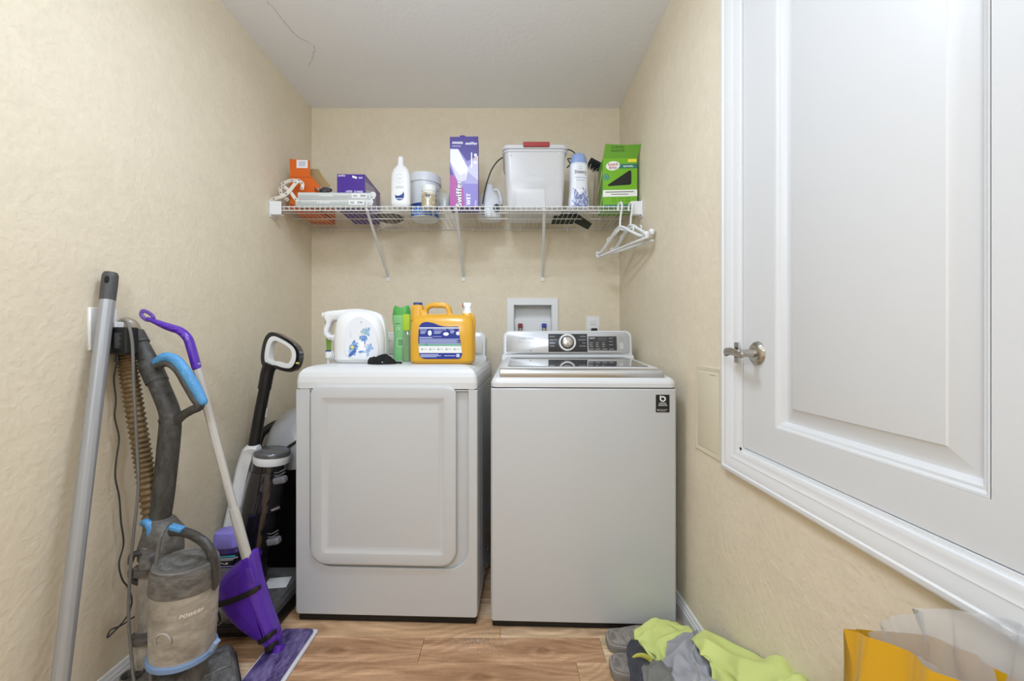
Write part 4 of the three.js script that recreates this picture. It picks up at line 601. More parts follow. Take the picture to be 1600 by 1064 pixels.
{ // small clear bottle with yellow-green sleeve
  const Z = 1.725, c = at(636.5, 558, Z), by = deckY(Z), h = at(636, 491, Z).y - by, t = thing('clear_spray_bottle', 'small clear bottle with yellow-green cap between green bottle and yellow jug', 'bottle', [c.x - 0.002, by, -Z]);
  part('body', loft([[0, 0.017, 0.016, 2.4], [0.004, 0.019, 0.018, 2.4], [h * 0.45, 0.019, 0.018, 2.4], [h * 0.60, 0.016, 0.015, 2.2], [h * 0.68, 0.012, 0.012, 2]]), phys(0xdfeedd, 0.1, { transmission: 0.85, thickness: 0.0, ior: 1.4 }), t);
  part('liquid', loft([[0.002, 0.0165, 0.0155, 2.4], [h * 0.30, 0.0170, 0.016, 2.4]]), phys(0xbfd9a0, 0.15, { transmission: 0.4, thickness: 0 }), t, 'pale green liquid');
  part('cap', loft([[h * 0.66, 0.0165, 0.013, 5], [h * 0.98, 0.0165, 0.013, 5], [h, 0.015, 0.012, 5]]), std(0xaac91c, 0.35), t, 'yellow-green cap');
}
{ // yellow detergent jug with pour spout, handle and white tap
  const Z = 1.63, k = Z / F, x0 = 693, y0 = 562.5, c = at(x0, y0, Z), by = deckY(Z);
  const t = thing('yellow_detergent_jug', 'large yellow detergent jug with navy instruction label', 'jug', [c.x, by, -Z], 0.0);
  const q = ([px, py]) => [(px - x0) * k, (y0 - py) * k], yel = phys(0xdfa72c, 0.3, { clearcoat: 0.2 });
  const out = smoothPts([[645, 473], [660, 473], [662, 480], [667, 473], [675, 469], [697, 469], [704, 475], [708, 486], [720, 487], [739, 486], [742, 492], [742.5, 525], [742, 556], [738, 562], [700, 562.5], [655, 562.5], [646, 559], [643.5, 545], [643.5, 515], [644, 490]].reverse().map(q), 5);
  const hole = [[669, 480], [672, 477], [676, 476], [692, 476], [696, 477], [698, 480], [699, 486], [669, 486.5]].map(q);
  const g = extr(out, 0.034, 0.005, [hole]); part('body', crease(g, 0.9), yel, t);
  part('neck', lathe([[0.030, 0], [0.025, 0.03], [0.0205, 0.05], [0.0205, 0.062], [0, 0.062]], 28).translate(q([653, 472])[0], q([653, 472])[1] - 0.062, 0), yel, t); part('tap_neck', lathe([[0.030, 0], [0.026, 0.02], [0.022, 0.028], [0, 0.028]], 28).translate(q([730.5, 485])[0], q([730.5, 485])[1] - 0.028, 0), yel, t);
  part('body_swell', loft([[0.0, 0.120, 0.050, 5], [0.012, 0.128, 0.060, 5], [0.11, 0.1285, 0.061, 5], [0.155, 0.127, 0.059, 4.5], [0.180, 0.120, 0.050, 4], [0.192, 0.105, 0.036, 4], [0.196, 0.09, 0.022, 4]]), yel, t);
  part('spout_cap', cyl(0.0185, 0.0185, 0.011, ...q([653, 470.5]), 0, 26), std(0x2b478c, 0.4), t, 'navy spout cap');
  const [tx, ty] = q([730.5, 478]); const tap = part('tap', [cyl(0.019, 0.021, 0.012, tx, ty - 0.014, 0, 24), cyl(0.014, 0.016, 0.022, tx + 0.001, ty + 0.0, 0, 22), bx(0.034, 0.018, 0.022, tx, ty + 0.016, 0, 0.005)], std(0xefefee, 0.3), t, 'white tap cap');
  part('tap_button', cyl(0.009, 0.009, 0.004, 0, 0, 0, 16).rotateZ(Math.PI / 2).translate(tx - 0.018, ty + 0.015, 0), std(0xa03c34, 0.4), tap, 'red button');
  const lb = print(820, 700, (x, W, H) => { x.fillStyle = '#eef0ee'; x.fillRect(0, 0, W, H); x.fillStyle = '#1a2f8c'; x.fillRect(0, 0, W, 420); x.fillStyle = '#f4f4f6'; x.fillRect(0, 108, W, 20); x.fillStyle = '#cfd6f2'; x.font = fnt(26, 'bold');
    x.fillText('1 MEASURE', 20, 160); x.fillText('2 POUR INTO DRUM', 270, 160); x.fillText('3 WASH', 560, 160); x.font = fnt(20); for (let i = 0; i < 3; i++) { x.fillRect(40, 176 + i * 20, 110 - i * 14, 9); x.fillRect(290, 176 + i * 20, 150 - i * 18, 9); x.fillRect(590, 172 + i * 18, 80 - i * 10, 9); }
    x.fillStyle = '#eef4f8'; x.beginPath(); x.ellipse(212, 214, 36, 52, 0, 0, 7); x.fill(); x.beginPath(); x.ellipse(510, 232, 52, 34, 0, 0, 7); x.fill(); x.beginPath(); x.ellipse(730, 220, 36, 36, 0, 0, 7); x.fill();
    x.fillStyle = '#c3ccec'; x.fillRect(20, 290, 240, 16); x.fillRect(270, 276, 160, 9); for (let i = 0; i < 6; i++) { x.fillRect(20, 322 + i * 16, W - 60 - (i * 37) % 90, 8); } x.fillStyle = '#6fae94'; x.fillRect(0, 424, W, 34); x.fillStyle = '#4f9c8c'; x.beginPath(); x.arc(150, 430, 26, 0, 7); x.fill(); x.fillStyle = '#aab6a4'; for (let i = 0; i < 5; i++) { x.beginPath(); x.arc(70 + i * 150, 520, 20, 0, 7); x.fill(); x.fillRect(100 + i * 150, 514, 60, 10); }
    x.fillStyle = '#1a2f8c'; x.fillRect(0, 588, W, 112); x.fillStyle = '#c9d2ee'; x.fillRect(40, 610, 330, 12); x.fillRect(40, 634, 380, 12); x.fillRect(40, 656, 300, 10); x.fillRect(480, 634, 200, 12); x.fillRect(700, 606, 60, 60); });
  const ls = [...smoothPts([[660, 507], [664, 501.5], [671, 499.5], [681, 501], [692, 505], [703, 506.5], [719, 506]].map(q), 5, false), ...[[721, 520], [724, 540], [725, 548], [722, 554], [718, 555], [668, 555], [662, 552], [660, 545], [659, 525]].map(q)];
  const lg = extr(ls, 0.001, 0.0002); { const u = lg.attributes.uv, p = lg.attributes.position, a = q([659, 555]), b = q([726, 499]); for (let i = 0; i < u.count; i++) u.setXY(i, (p.getX(i) - a[0]) / (b[0] - a[0]), (p.getY(i) - a[1]) / (b[1] - a[1])); }
  part('label', lg.translate(0, 0, 0.0618), printed(lb, 0.35), t, 'navy and white instruction label');
}
{ // black fabric pouch
  const Z = 1.585, c = at(597, 559, Z), by = deckY(Z), t = thing('black_pouch', 'small crumpled black pouch before the white jug', 'pouch', [c.x, by, -Z]);
  const g = new THREE.SphereGeometry(1, 44, 26), p = g.attributes.position; for (let i = 0; i < p.count; i++) { const x = p.getX(i), y = p.getY(i), z = p.getZ(i), n = vnoise(x * 2.6 + 4, z * 2.6 + 9, 0, 12), n2 = vnoise(x * 7 + 1, z * 6 + 2, 0, 13), lean = 1 - 0.45 * sstep(0.1, 1, x) + 0.1 * x; p.setXYZ(i, x * 0.056 * (0.92 + 0.16 * n), y <= 0 ? 0.0004 : Math.pow(y, 0.55) * 0.031 * lean * (0.62 + 0.5 * n + 0.28 * n2), z * 0.034 * (0.85 + 0.3 * n2)); } g.computeVertexNormals();
  part('cloth', g, std(0x0b0b0c, 0.85), t); part('strap', sweep([[0.040, 0.010, 0.006], [0.058, 0.006, 0.002], [0.075, 0.0045, -0.004]], [[0.006, 0.004], [0.008, 0.004], [0.005, 0.004]], { n: 8, seg: 4, round: true }), std(0x0b0b0c, 0.85), t);
  part('tag', bx(0.010, 0.004, 0.003, 0.008, 0.008, 0.031, 0.001), std(0xd8d8d8, 0.5), t, 'small white tag');
}
// ---------------------------------------------------------------- left wall outlet, charger
{
  const y = 1.088, z = -1.152, t = thing('wall_socket', 'white wall outlet plate behind the grey pole', 'outlet', [XL, y, z]);
  part('cover_plate', ringStack(0.078, 0.122, 0.004, [[0, 0], [0, 0.003], [0.002, 0.006], [0.006, 0.0065]]).rotateY(Math.PI / 2), std(0xf0f0ee, 0.35), t);
  for (const s of [-1, 1]) part('receptacle', bx(0.004, 0.028, 0.034, 0.007, s * 0.025, 0, 0.002), std(0xe6e6e4, 0.4), t);
  const c = thing('power_adapter', 'black plug-in power adapter with thin hanging cable', 'adapter', [XL, 1.055, -1.152]);
  const blk = std(0x161616, 0.4);
  part('adapter_body', bx(0.078, 0.078, 0.040, 0.051, 0.0, 0, 0.006), blk, c); part('prong_base', bx(0.030, 0.016, 0.026, 0.040, 0.046, 0.004, 0.002), std(0xe2e2e0, 0.4), c);
  const lt = print(64, 128, (x, W, H) => { x.fillStyle = '#1d1d1e'; x.fillRect(0, 0, W, H); x.fillStyle = '#77777a'; for (let i = 0; i < 11; i++) x.fillRect(8, 10 + i * 10, 44 - (i * 13) % 17, 4); });
  part('rating_label', ringStack(0.026, 0.05, 0.001, [[0, 0], [0.0002, 0.0004]]).translate(0.066, 0, 0.0202), printed(lt, 0.5), c, 'grey printed rating text');
  part('strain_relief', cyl(0.004, 0.006, 0.022, 0.044, -0.049, 0, 12), blk, c);
  const Zc = px => 1.155 * F / (797 - px);
  wpart('cable', sweep([[177, 556], [178, 590], [181, 625], [179, 650], [186, 685], [182, 715], [180, 745], [186, 775], [189, 815], [193, 850], [186, 880], [191, 905], [200, 918], [206, 940], [199, 962], [180, 985], [168, 996], [172, 985], [188, 978], [212, 963], [220, 966]].map(([a, b], i) => i < 1 ? new V3(XL + 0.044, 1.055 - 0.055, -1.152) : at(a, b, Zc(a))), 0.0022, { n: 7, seg: 5 }), std(0x3b3a38, 0.5), c, 'thin dark cable');
}
// ---------------------------------------------------------------- grey pole
{
  const top = new V3(-1.148, 1.25, -1.145), bot = new V3(-1.075, 0.018, -0.925), L = f => bot.clone().lerp(top, f);
  const t = thing('metal_pole', 'grey metal pole with dark grip end leaning on the left wall', 'pole', [bot.x, 0, bot.z]);
  wpart('tube', sweep([L(0.02), L(0.5), L(0.938)], 0.0172, { n: 22, seg: 2 }), std(0xa9aaac, 0.5, 0.4), t);
  const grip = wpart('grip', sweep([L(0.935), L(0.97), L(0.993), L(1)], [0.0176, 0.0182, 0.0178, 0.015], { n: 22, seg: 4 }), std(0x4b4a49, 0.55), t, 'dark grey grip');
  const h = L(0.980), tc = new V3(-0.05, 1.05, 0).sub(h).setY(0).normalize(); wpart('hang_hole', new THREE.SphereGeometry(0.0075, 16, 12).scale(0.8, 1.9, 0.8).translate(h.x + tc.x * 0.0135 - 0.003, h.y, h.z + tc.z * 0.0135 + 0.004), std(0x0e0d0d, 0.8), grip, 'dark hole');
  wpart('end_foot', sweep([bot, L(0.015), L(0.03)], [0.0175, 0.019, 0.0178], { n: 22, seg: 2 }), std(0x4b4a49, 0.55), t);
}
// ---------------------------------------------------------------- upright vacuum
const dusty = (r, g, b, amp, sc, rough = 0.6) => std(0xffffff, rough, 0, { map: dataTex(256, 256, (u, v) => { const a = vnoise(u * sc, v * sc, sc, 3), c = vnoise(u * sc * 4, v * sc * 4, sc * 4, 5), e = vnoise(u * 64, v * 64, 64, 7); const q = (a - 0.5) * amp + (c - 0.5) * amp * 0.7 + (e - 0.5) * amp * 0.4; return [r + q, g + q, b + q]; }) });
{
  const t = thing('upright_vacuum', 'dusty grey upright vacuum with blue handle and ribbed hose, leaning on the wall', 'vacuum', [-0.985, 0, -1.16]);
  const dark = dusty(68, 66, 63, 30, 6), grey = dusty(96, 92, 87, 36, 6), taupe = dusty(163, 156, 145, 40, 5, 0.38), blue = dusty(84, 152, 206, 18, 6, 0.45), beige = std(0x9c8f7a, 0.3);
  const S = (a, r, o) => sweep(a.map(q => at(...q)), r, o);
  wpart('wand', [S([[205, 513, 1.212], [221, 542, 1.21], [238, 578, 1.205], [252, 610, 1.202], [264, 640, 1.2], [268, 662, 1.2]], [0.020, 0.022, 0.0255, 0.0255, 0.026, 0.027], { n: 20 }), S([[210, 520, 1.211], [219, 537, 1.21]], [0.0235, 0.0245], { n: 20, seg: 2 }), S([[232, 566, 1.207], [246, 597, 1.203]], [0.0285, 0.0285], { n: 20, seg: 2 })], dark, t);
  wpart('main_tube', S([[267, 650, 1.2], [265, 680, 1.2], [259, 740, 1.2], [253, 790, 1.2], [248, 822, 1.2]], [0.0265, 0.0275, 0.0275, 0.027, 0.0265], { n: 22, round: true }), dark, t);
  const loop = wpart('loop_handle', S([[243, 566, 1.19], [258, 558, 1.185], [275, 563, 1.18], [291, 583, 1.178], [306, 607, 1.178], [317, 628, 1.18]], [[0.010, 0.012], [0.012, 0.014], [0.0125, 0.015], [0.013, 0.016], [0.013, 0.016], [0.011, 0.014]], { n: 18, seg: 10, round: true }), blue, t, 'blue grip loop');
  wpart('loop_underside', S([[244, 572, 1.186], [262, 568, 1.181], [276, 577, 1.177], [290, 599, 1.175], [304, 623, 1.176], [312, 634, 1.18], [299, 641, 1.186], [284, 650, 1.192], [270, 664, 1.2]], [0.010, 0.010, 0.0105, 0.011, 0.011, 0.0125, 0.0125, 0.013, 0.014], { n: 14 }), dark, loop, 'dark inner side of the loop');
  wpart('cord_hook', S([[262, 668, 1.19], [254, 664, 1.18], [250, 657, 1.178], [254, 653, 1.182]], [0.006, 0.005, 0.005, 0.0045], { n: 10, round: true }), std(0x1b1a19, 0.5), t);
  wpart('hose_elbow', S([[210, 521, 1.211], [205, 509, 1.207], [198, 505, 1.202], [193, 511, 1.198], [193, 524, 1.196]], [0.0185, 0.0185, 0.0185, 0.0185, 0.019], { n: 18 }), beige, t, 'translucent beige elbow');
  wpart('ribbed_hose', S([[193, 522, 1.196], [196, 545, 1.194], [201, 580, 1.192], [209, 630, 1.192], [219, 690, 1.194], [228, 745, 1.196], [238, 814, 1.198]], 0.0215, { n: 16, seg: 66, mod: (u) => 1 + 0.13 * Math.sin(u * Math.PI * 2 * 44) }), dusty(112, 90, 58, 26, 6, 0.5), t, 'brown ribbed hose');
  wpart('release_button', [S([[222, 818, 1.175], [229, 816, 1.172], [236, 824, 1.17], [234, 845, 1.168]], [[0.006, 0.009], [0.011, 0.011], [0.012, 0.011], [0.009, 0.009]], { n: 12, round: true })], blue, t, 'blue release lever');
  { const a = at(256, 812, 1.20), b = at(252, 868, 1.19), h = a.y - b.y; wpart('upper_collar', loft([[b.y, 0.054, 0.044, 2.6, b.x, b.z], [b.y + h * 0.35, 0.054, 0.044, 2.6, b.x, b.z], [b.y + h * 0.7, 0.050, 0.042, 2.4, a.x, a.z], [a.y, 0.036, 0.036, 2.2, a.x - 0.012, a.z], [a.y + 0.008, 0.030, 0.030, 2, a.x - 0.016, a.z]]), grey, t); }
  const spine = wpart('rear_spine', S([[241, 850, 1.178], [237, 890, 1.172], [233, 950, 1.16], [230, 1000, 1.152], [228, 1036, 1.145]], [[0.034, 0.03], [0.032, 0.03], [0.030, 0.03], [0.031, 0.03], [0.036, 0.032]], { n: 20 }), taupe, t, 'dusty translucent rear duct');
  for (const [px, py, Z] of [[232, 888, 1.16], [229, 992, 1.135]]) { const q = at(px, py, Z); wpart('spine_ring', cyl(0.033, 0.034, 0.020, q.x, q.y, q.z, 26), grey, spine); }
  { const q = at(232, 879, 1.135); wpart('cap_knob', lathe([[0, 0.022], [0.016, 0.021], [0.019, 0.016], [0.020, -0.012], [0, -0.012]], 24).translate(q.x, q.y, q.z), grey, t); }
  for (const [py, s] of [[862, 1], [908, -1]]) wpart('cord_hook', S([[228, py, 1.16], [216, py + 2, 1.15], [207, py + s * 6, 1.145], [204, py + s * 16, 1.143]], [[0.012, 0.008], [0.010, 0.008], [0.011, 0.009], [0.012, 0.006]], { n: 12, round: true }), dark, t);
  // dust canister
  const tilt = -0.035, base = at(286, 1014, 1.115), topY = at(291, 869, 1.13).y, H = topY - base.y, put = g => g.rotateZ(tilt).translate(base.x, base.y, base.z), R = 0.080, Rz = 0.074;
  const can = wpart('dust_canister', put(loft([[0, R * 0.94, Rz * 0.94], [0.01, R * 0.96, Rz * 0.96], [H * 0.4, R * 0.99, Rz * 0.99], [H * 0.74, R, Rz]], { n: 48 })), taupe, t, 'dust-coated clear canister');
  wpart('canister_lid', put(loft([[H * 0.72, R * 1.02, Rz * 1.02], [H * 0.735, R * 1.035, Rz * 1.035], [H * 0.93, R * 1.0, Rz * 1.0], [H * 0.985, R * 0.965, Rz * 0.965], [H, R * 0.90, Rz * 0.9], [H * 0.99, R * 0.80, Rz * 0.8]], { n: 48 })), dusty(104, 101, 97, 44, 9), can, 'dark grey canister lid');
  wpart('canister_ring', put(loft([[-0.012, R * 0.97, Rz * 0.97], [-0.010, R * 1.03, Rz * 1.03], [0.002, R * 1.03, Rz * 1.03], [0.004, R * 0.98, Rz * 0.98]], { n: 48 })), dusty(122, 150, 190, 22, 6, 0.4), can, 'blue rim under the canister');
  const tt = print(512, 128, (x, W, H2) => { x.fillStyle = '#a39c91'; x.fillRect(0, 0, W, H2); x.fillStyle = '#e6dfd4'; x.font = 'italic ' + fnt(92, 'bold'); x.fillText('POWERF', 20, 100); });
  wpart('canister_print', put(loft([[H * 0.50, R * 0.9925, Rz * 0.9925], [H * 0.575, R * 0.994, Rz * 0.994]], { n: 14, u0: 0.275, u1: 0.43, off: 0.0006 })), printed(tt, 0.5), can, 'white slanted lettering');
  wpart('canister_dial', put(new THREE.TorusGeometry(0.020, 0.003, 8, 26, Math.PI * 1.2).rotateZ(-0.2).translate(0.004, H * 0.30, Rz * 0.985)), taupe, can);
  wpart('carry_handle', S([[268, 830, 1.16], [282, 830, 1.14], [305, 838, 1.125], [324, 853, 1.118], [333, 874, 1.115], [335, 910, 1.115], [331, 918, 1.12]], [[0.010, 0.015], [0.0105, 0.014], [0.0105, 0.014], [0.0105, 0.014], [0.0105, 0.014], [0.010, 0.013], [0.009, 0.012]], { n: 16 }), dusty(62, 60, 58, 26, 6, 0.4), t);
  { const q = at(276, 825, 1.128); wpart('lid_button', bx(0.038, 0.014, 0.022, 0, 0, 0, 0.005).rotateZ(-0.25).translate(q.x, q.y, q.z), blue, t, 'blue lid button'); }
  { const a = at(333, 1008, 1.10); wpart('foot_latch', bx(0.012, 0.03, 0.018, 0, 0, 0, 0.003).rotateZ(-0.6).translate(a.x + 0.004, a.y, a.z), dusty(140, 165, 200, 20, 6), can); }
  // foot: motor housing and cleaning head
  wpart('motor_housing', slabLoft(0.19, 0.20, [[0.012, 0.012], [0.016, 0], [0.075, 0], [0.105, 0.008], [0.122, 0.024], [0.128, 0.045]], 0.07).translate(-0.985, 0, -1.125), dusty(104, 98, 91, 34, 6), t);
  const hd = new THREE.Group(); hd.name = 'cleaning_head'; hd.position.set(-0.889 + 0.985, 0, -1.160 + 1.16); hd.rotation.y = -0.877; t.add(hd);
  part('head_shell', slabLoft(0.28, 0.165, [[0.010, 0.008], [0.014, 0], [0.050, 0.002], [0.066, 0.010], [0.074, 0.026], [0.076, 0.045]], 0.028), dusty(98, 97, 94, 52, 4), hd); part('brush_roll_cover', bx(0.10, 0.006, 0.13, -0.05, 0.0765, 0, 0.003), dusty(112, 111, 108, 44, 4), hd);
  part('bumper', bx(0.274, 0.012, 0.012, 0, 0.022, -0.0825, 0.004), std(0x2b2a29, 0.7), hd);
  for (const s of [-1, 1]) part('wheel', cyl(0.014, 0.014, 0.018, 0, 0, 0, 18).rotateZ(Math.PI / 2).translate(s * 0.10, 0.014, 0.05), std(0x1f1e1d, 0.7), hd);
  { const q = at(206, 1052, 1.10); wpart('tool_tube', [lathe([[0.022, 0], [0.025, 0.05], [0.0225, 0.05], [0.019, 0.0]], 26).translate(q.x, q.y - 0.05, q.z), sweep([[q.x, q.y - 0.05, q.z], [q.x + 0.02, q.y - 0.10, q.z - 0.01]], 0.02, { n: 14, seg: 2 })], grey, t); }
  // power cord draped down both sides
  const cordM = dusty(108, 104, 99, 20, 6);
  wpart('power_cord', S([[192, 500, 1.14], [200, 506, 1.13], [206, 530, 1.128], [209, 600, 1.132], [213, 680, 1.134], [216, 760, 1.13], [208, 840, 1.122], [203, 900, 1.115], [201, 960, 1.10], [204, 1010, 1.09], [209, 1062, 1.07], [212, 1090, 1.06]], 0.0038, { n: 9, seg: 8 }), cordM, t, 'grey power cord');
  wpart('power_cord', S([[270, 823, 1.14], [262, 820, 1.12], [254, 833, 1.10], [247, 860, 1.09], [243, 900, 1.082], [240, 960, 1.075], [237, 1020, 1.068], [235, 1075, 1.06]], 0.0042, { n: 9, seg: 8 }), cordM, t, 'grey power cord');
}
// ---------------------------------------------------------------- spray mop
{
  const t = thing('spray_mop', 'purple spray mop with pale pole and strapped-on purple bottle holder', 'mop', [-0.762, 0, -1.305]);
  const purple = phys(0x5a2bae, 0.28, { clearcoat: 0.4 }), pole = std(0xcfcbc4, 0.35), blk = std(0x221d1c, 0.6);
  const S = (a, r, o) => sweep(a.map(q => at(...q)), r, o);
  wpart('pole', [S([[306, 568, 1.252], [335, 680, 1.278], [366, 797, 1.308]], 0.0118, { n: 20, seg: 2 }), S([[365, 793, 1.307], [376, 835, 1.318], [392, 892, 1.334]], [0.0150, 0.0152, 0.0155], { n: 20, seg: 2 })], pole, t);
  const grip = wpart('grip', S([[232, 498, 1.246], [246, 504, 1.246], [264, 511, 1.246], [281, 517, 1.247], [293, 528, 1.248], [300, 548, 1.25], [307, 574, 1.253]], [[0.008, 0.006], [0.0115, 0.009], [0.0145, 0.012], [0.0135, 0.0125], [0.0135, 0.013], [0.0135, 0.013], [0.0135, 0.013]], { n: 18, seg: 8, round: true }), purple, t, 'purple bent grip');
  wpart('hang_loop', S([[236, 500, 1.246], [228, 499, 1.244], [221, 492, 1.242], [223, 486, 1.242], [231, 488, 1.243], [240, 496, 1.245]], [[0.0035, 0.006], [0.0035, 0.006], [0.0035, 0.006]], { n: 10, closed: true }), std(0x7a5ab4, 0.35), grip, 'lilac hanging loop');
  // holder: scoop outline facing the room
  const Zh = 1.345, k = Zh / F, c = at(392, 935, Zh), q = ([px, py]) => [(px - 392) * k, (935 - py) * k];
  const out = smoothPts([[397, 859], [402, 876], [406, 896], [411, 915], [422, 950], [432, 978], [437, 998], [436, 1008], [426, 1011], [418, 1004], [404, 994], [384, 980], [364, 962], [349, 940], [343, 925], [345, 911], [352, 897], [364, 884], [380, 872]].reverse().map(q), 5);
  const holder = wpart('bottle_holder', crease(extr(out, 0.072, 0.026), 1.0).translate(c.x, c.y, c.z + 0.0), purple, t, 'glossy purple bottle holder');
  wpart('thumb_recess', bx(0.018, 0.052, 0.004, 0, 0, 0, 0.002).rotateZ(0.28).translate(...(([x, y]) => [c.x + x, c.y + y, c.z + 0.0365])(q([402, 890]))), phys(0x6a42b8, 0.3), holder, 'lighter purple rib');
  for (const [a, b, r] of [[[346, 935], [410, 913], 0.0090], [[411, 992], [434, 981], 0.0085], [[421, 1004], [437, 998], 0.0095]]) { const A = q(a), B = q(b); wpart('strap', sweep([[c.x + A[0] - 0.003, c.y + A[1], c.z + 0.012], [c.x + A[0] + 0.006, c.y + A[1] + 0.001, c.z + 0.0345], [c.x + (A[0] + B[0]) / 2, c.y + lerp(A[1], B[1], 0.42), c.z + 0.0372], [c.x + B[0] - 0.006, c.y + B[1], c.z + 0.0345], [c.x + B[0] + 0.003, c.y + B[1], c.z + 0.012]], [[r, 0.0012], [r, 0.0012]], { n: 8, seg: 6, up: new V3(0, 0.05, 1).normalize() }), blk, t, 'dark strap'); }
  // head with pad
  const hx = -0.762, hz = -1.31;
  wpart('joint', [S([[437, 1007, 1.335], [433, 1020, 1.325], [428, 1030, 1.318]], [0.018, 0.017, 0.015], { n: 16 })], purple, t);
  wpart('pad', slabLoft(0.136, 0.272, [[0.0005, 0.004], [0.002, 0], [0.008, 0], [0.010, 0.003]], 0.010).translate(hx, 0, hz), std(0xdedae2, 0.9), t, 'white cleaning pad');
  wpart('head_plate', slabLoft(0.114, 0.252, [[0.010, 0.002], [0.011, 0], [0.017, 0], [0.020, 0.003], [0.0195, 0.010], [0.023, 0.022], [0.026, 0.036]], 0.014).translate(hx, 0, hz), dusty(96, 82, 128, 60, 5, 0.35), t, 'dirty purple mop head');
}
// ---------------------------------------------------------------- cleaning solution bottle
{
  const Z = 1.47, by = 0.0865, cx = -1.038, top = at(355, 827, Z).y - by, t = thing('cleaner_bottle', 'black-labelled floor cleaner bottle with lilac cap standing on the floor washer', 'bottle', [cx, by, -Z], 0.1);
  const h = top * 0.80;
  part('body', loft([[0, 0.040, 0.026, 3.5], [0.004, 0.044, 0.029, 3.5], [h * 0.55, 0.045, 0.030, 3.5], [h * 0.85, 0.045, 0.030, 3.5], [h * 0.93, 0.042, 0.028, 3], [h, 0.036, 0.026, 2.6]]), phys(0x3b2c70, 0.25, { clearcoat: 0.4 }), t);
  const tx = print(320, 512, (x, W, H) => { x.fillStyle = '#15151b'; x.fillRect(0, 0, W, H); x.fillStyle = '#3fb6c8'; x.fillRect(30, 30, 200, 26); x.fillStyle = '#dfe0e4'; x.fillRect(30, 72, 230, 16); x.fillRect(30, 100, 180, 12); x.font = fnt(46, 'bold'); x.fillText('CLEAN', 30, 180); x.fillStyle = '#b7a4e8'; x.fillRect(30, 210, 220, 16); x.fillStyle = '#cfd0d6'; for (let i = 0; i < 8; i++) x.fillRect(30, 250 + i * 26, 240 - (i * 47) % 90, 9); x.fillStyle = '#6a4fc0'; x.fillRect(0, 470, W, 42); });
  part('label', loft([[h * 0.42, 0.045, 0.030, 3.5], [h * 0.90, 0.0445, 0.0298, 3.5]], { n: 26, u0: 0.22, u1: 0.78, off: 0.0006 }), printed(tx, 0.3), t, 'black label with teal stripe');
  part('cap', loft([[h * 0.985, 0.043, 0.031, 3.2], [h * 1.0, 0.046, 0.033, 3.2], [top * 0.95, 0.045, 0.032, 3.2], [top * 0.985, 0.042, 0.030, 3], [top, 0.036, 0.025, 2.8]]), std(0x8f84d6, 0.35), t, 'lilac cap');
}
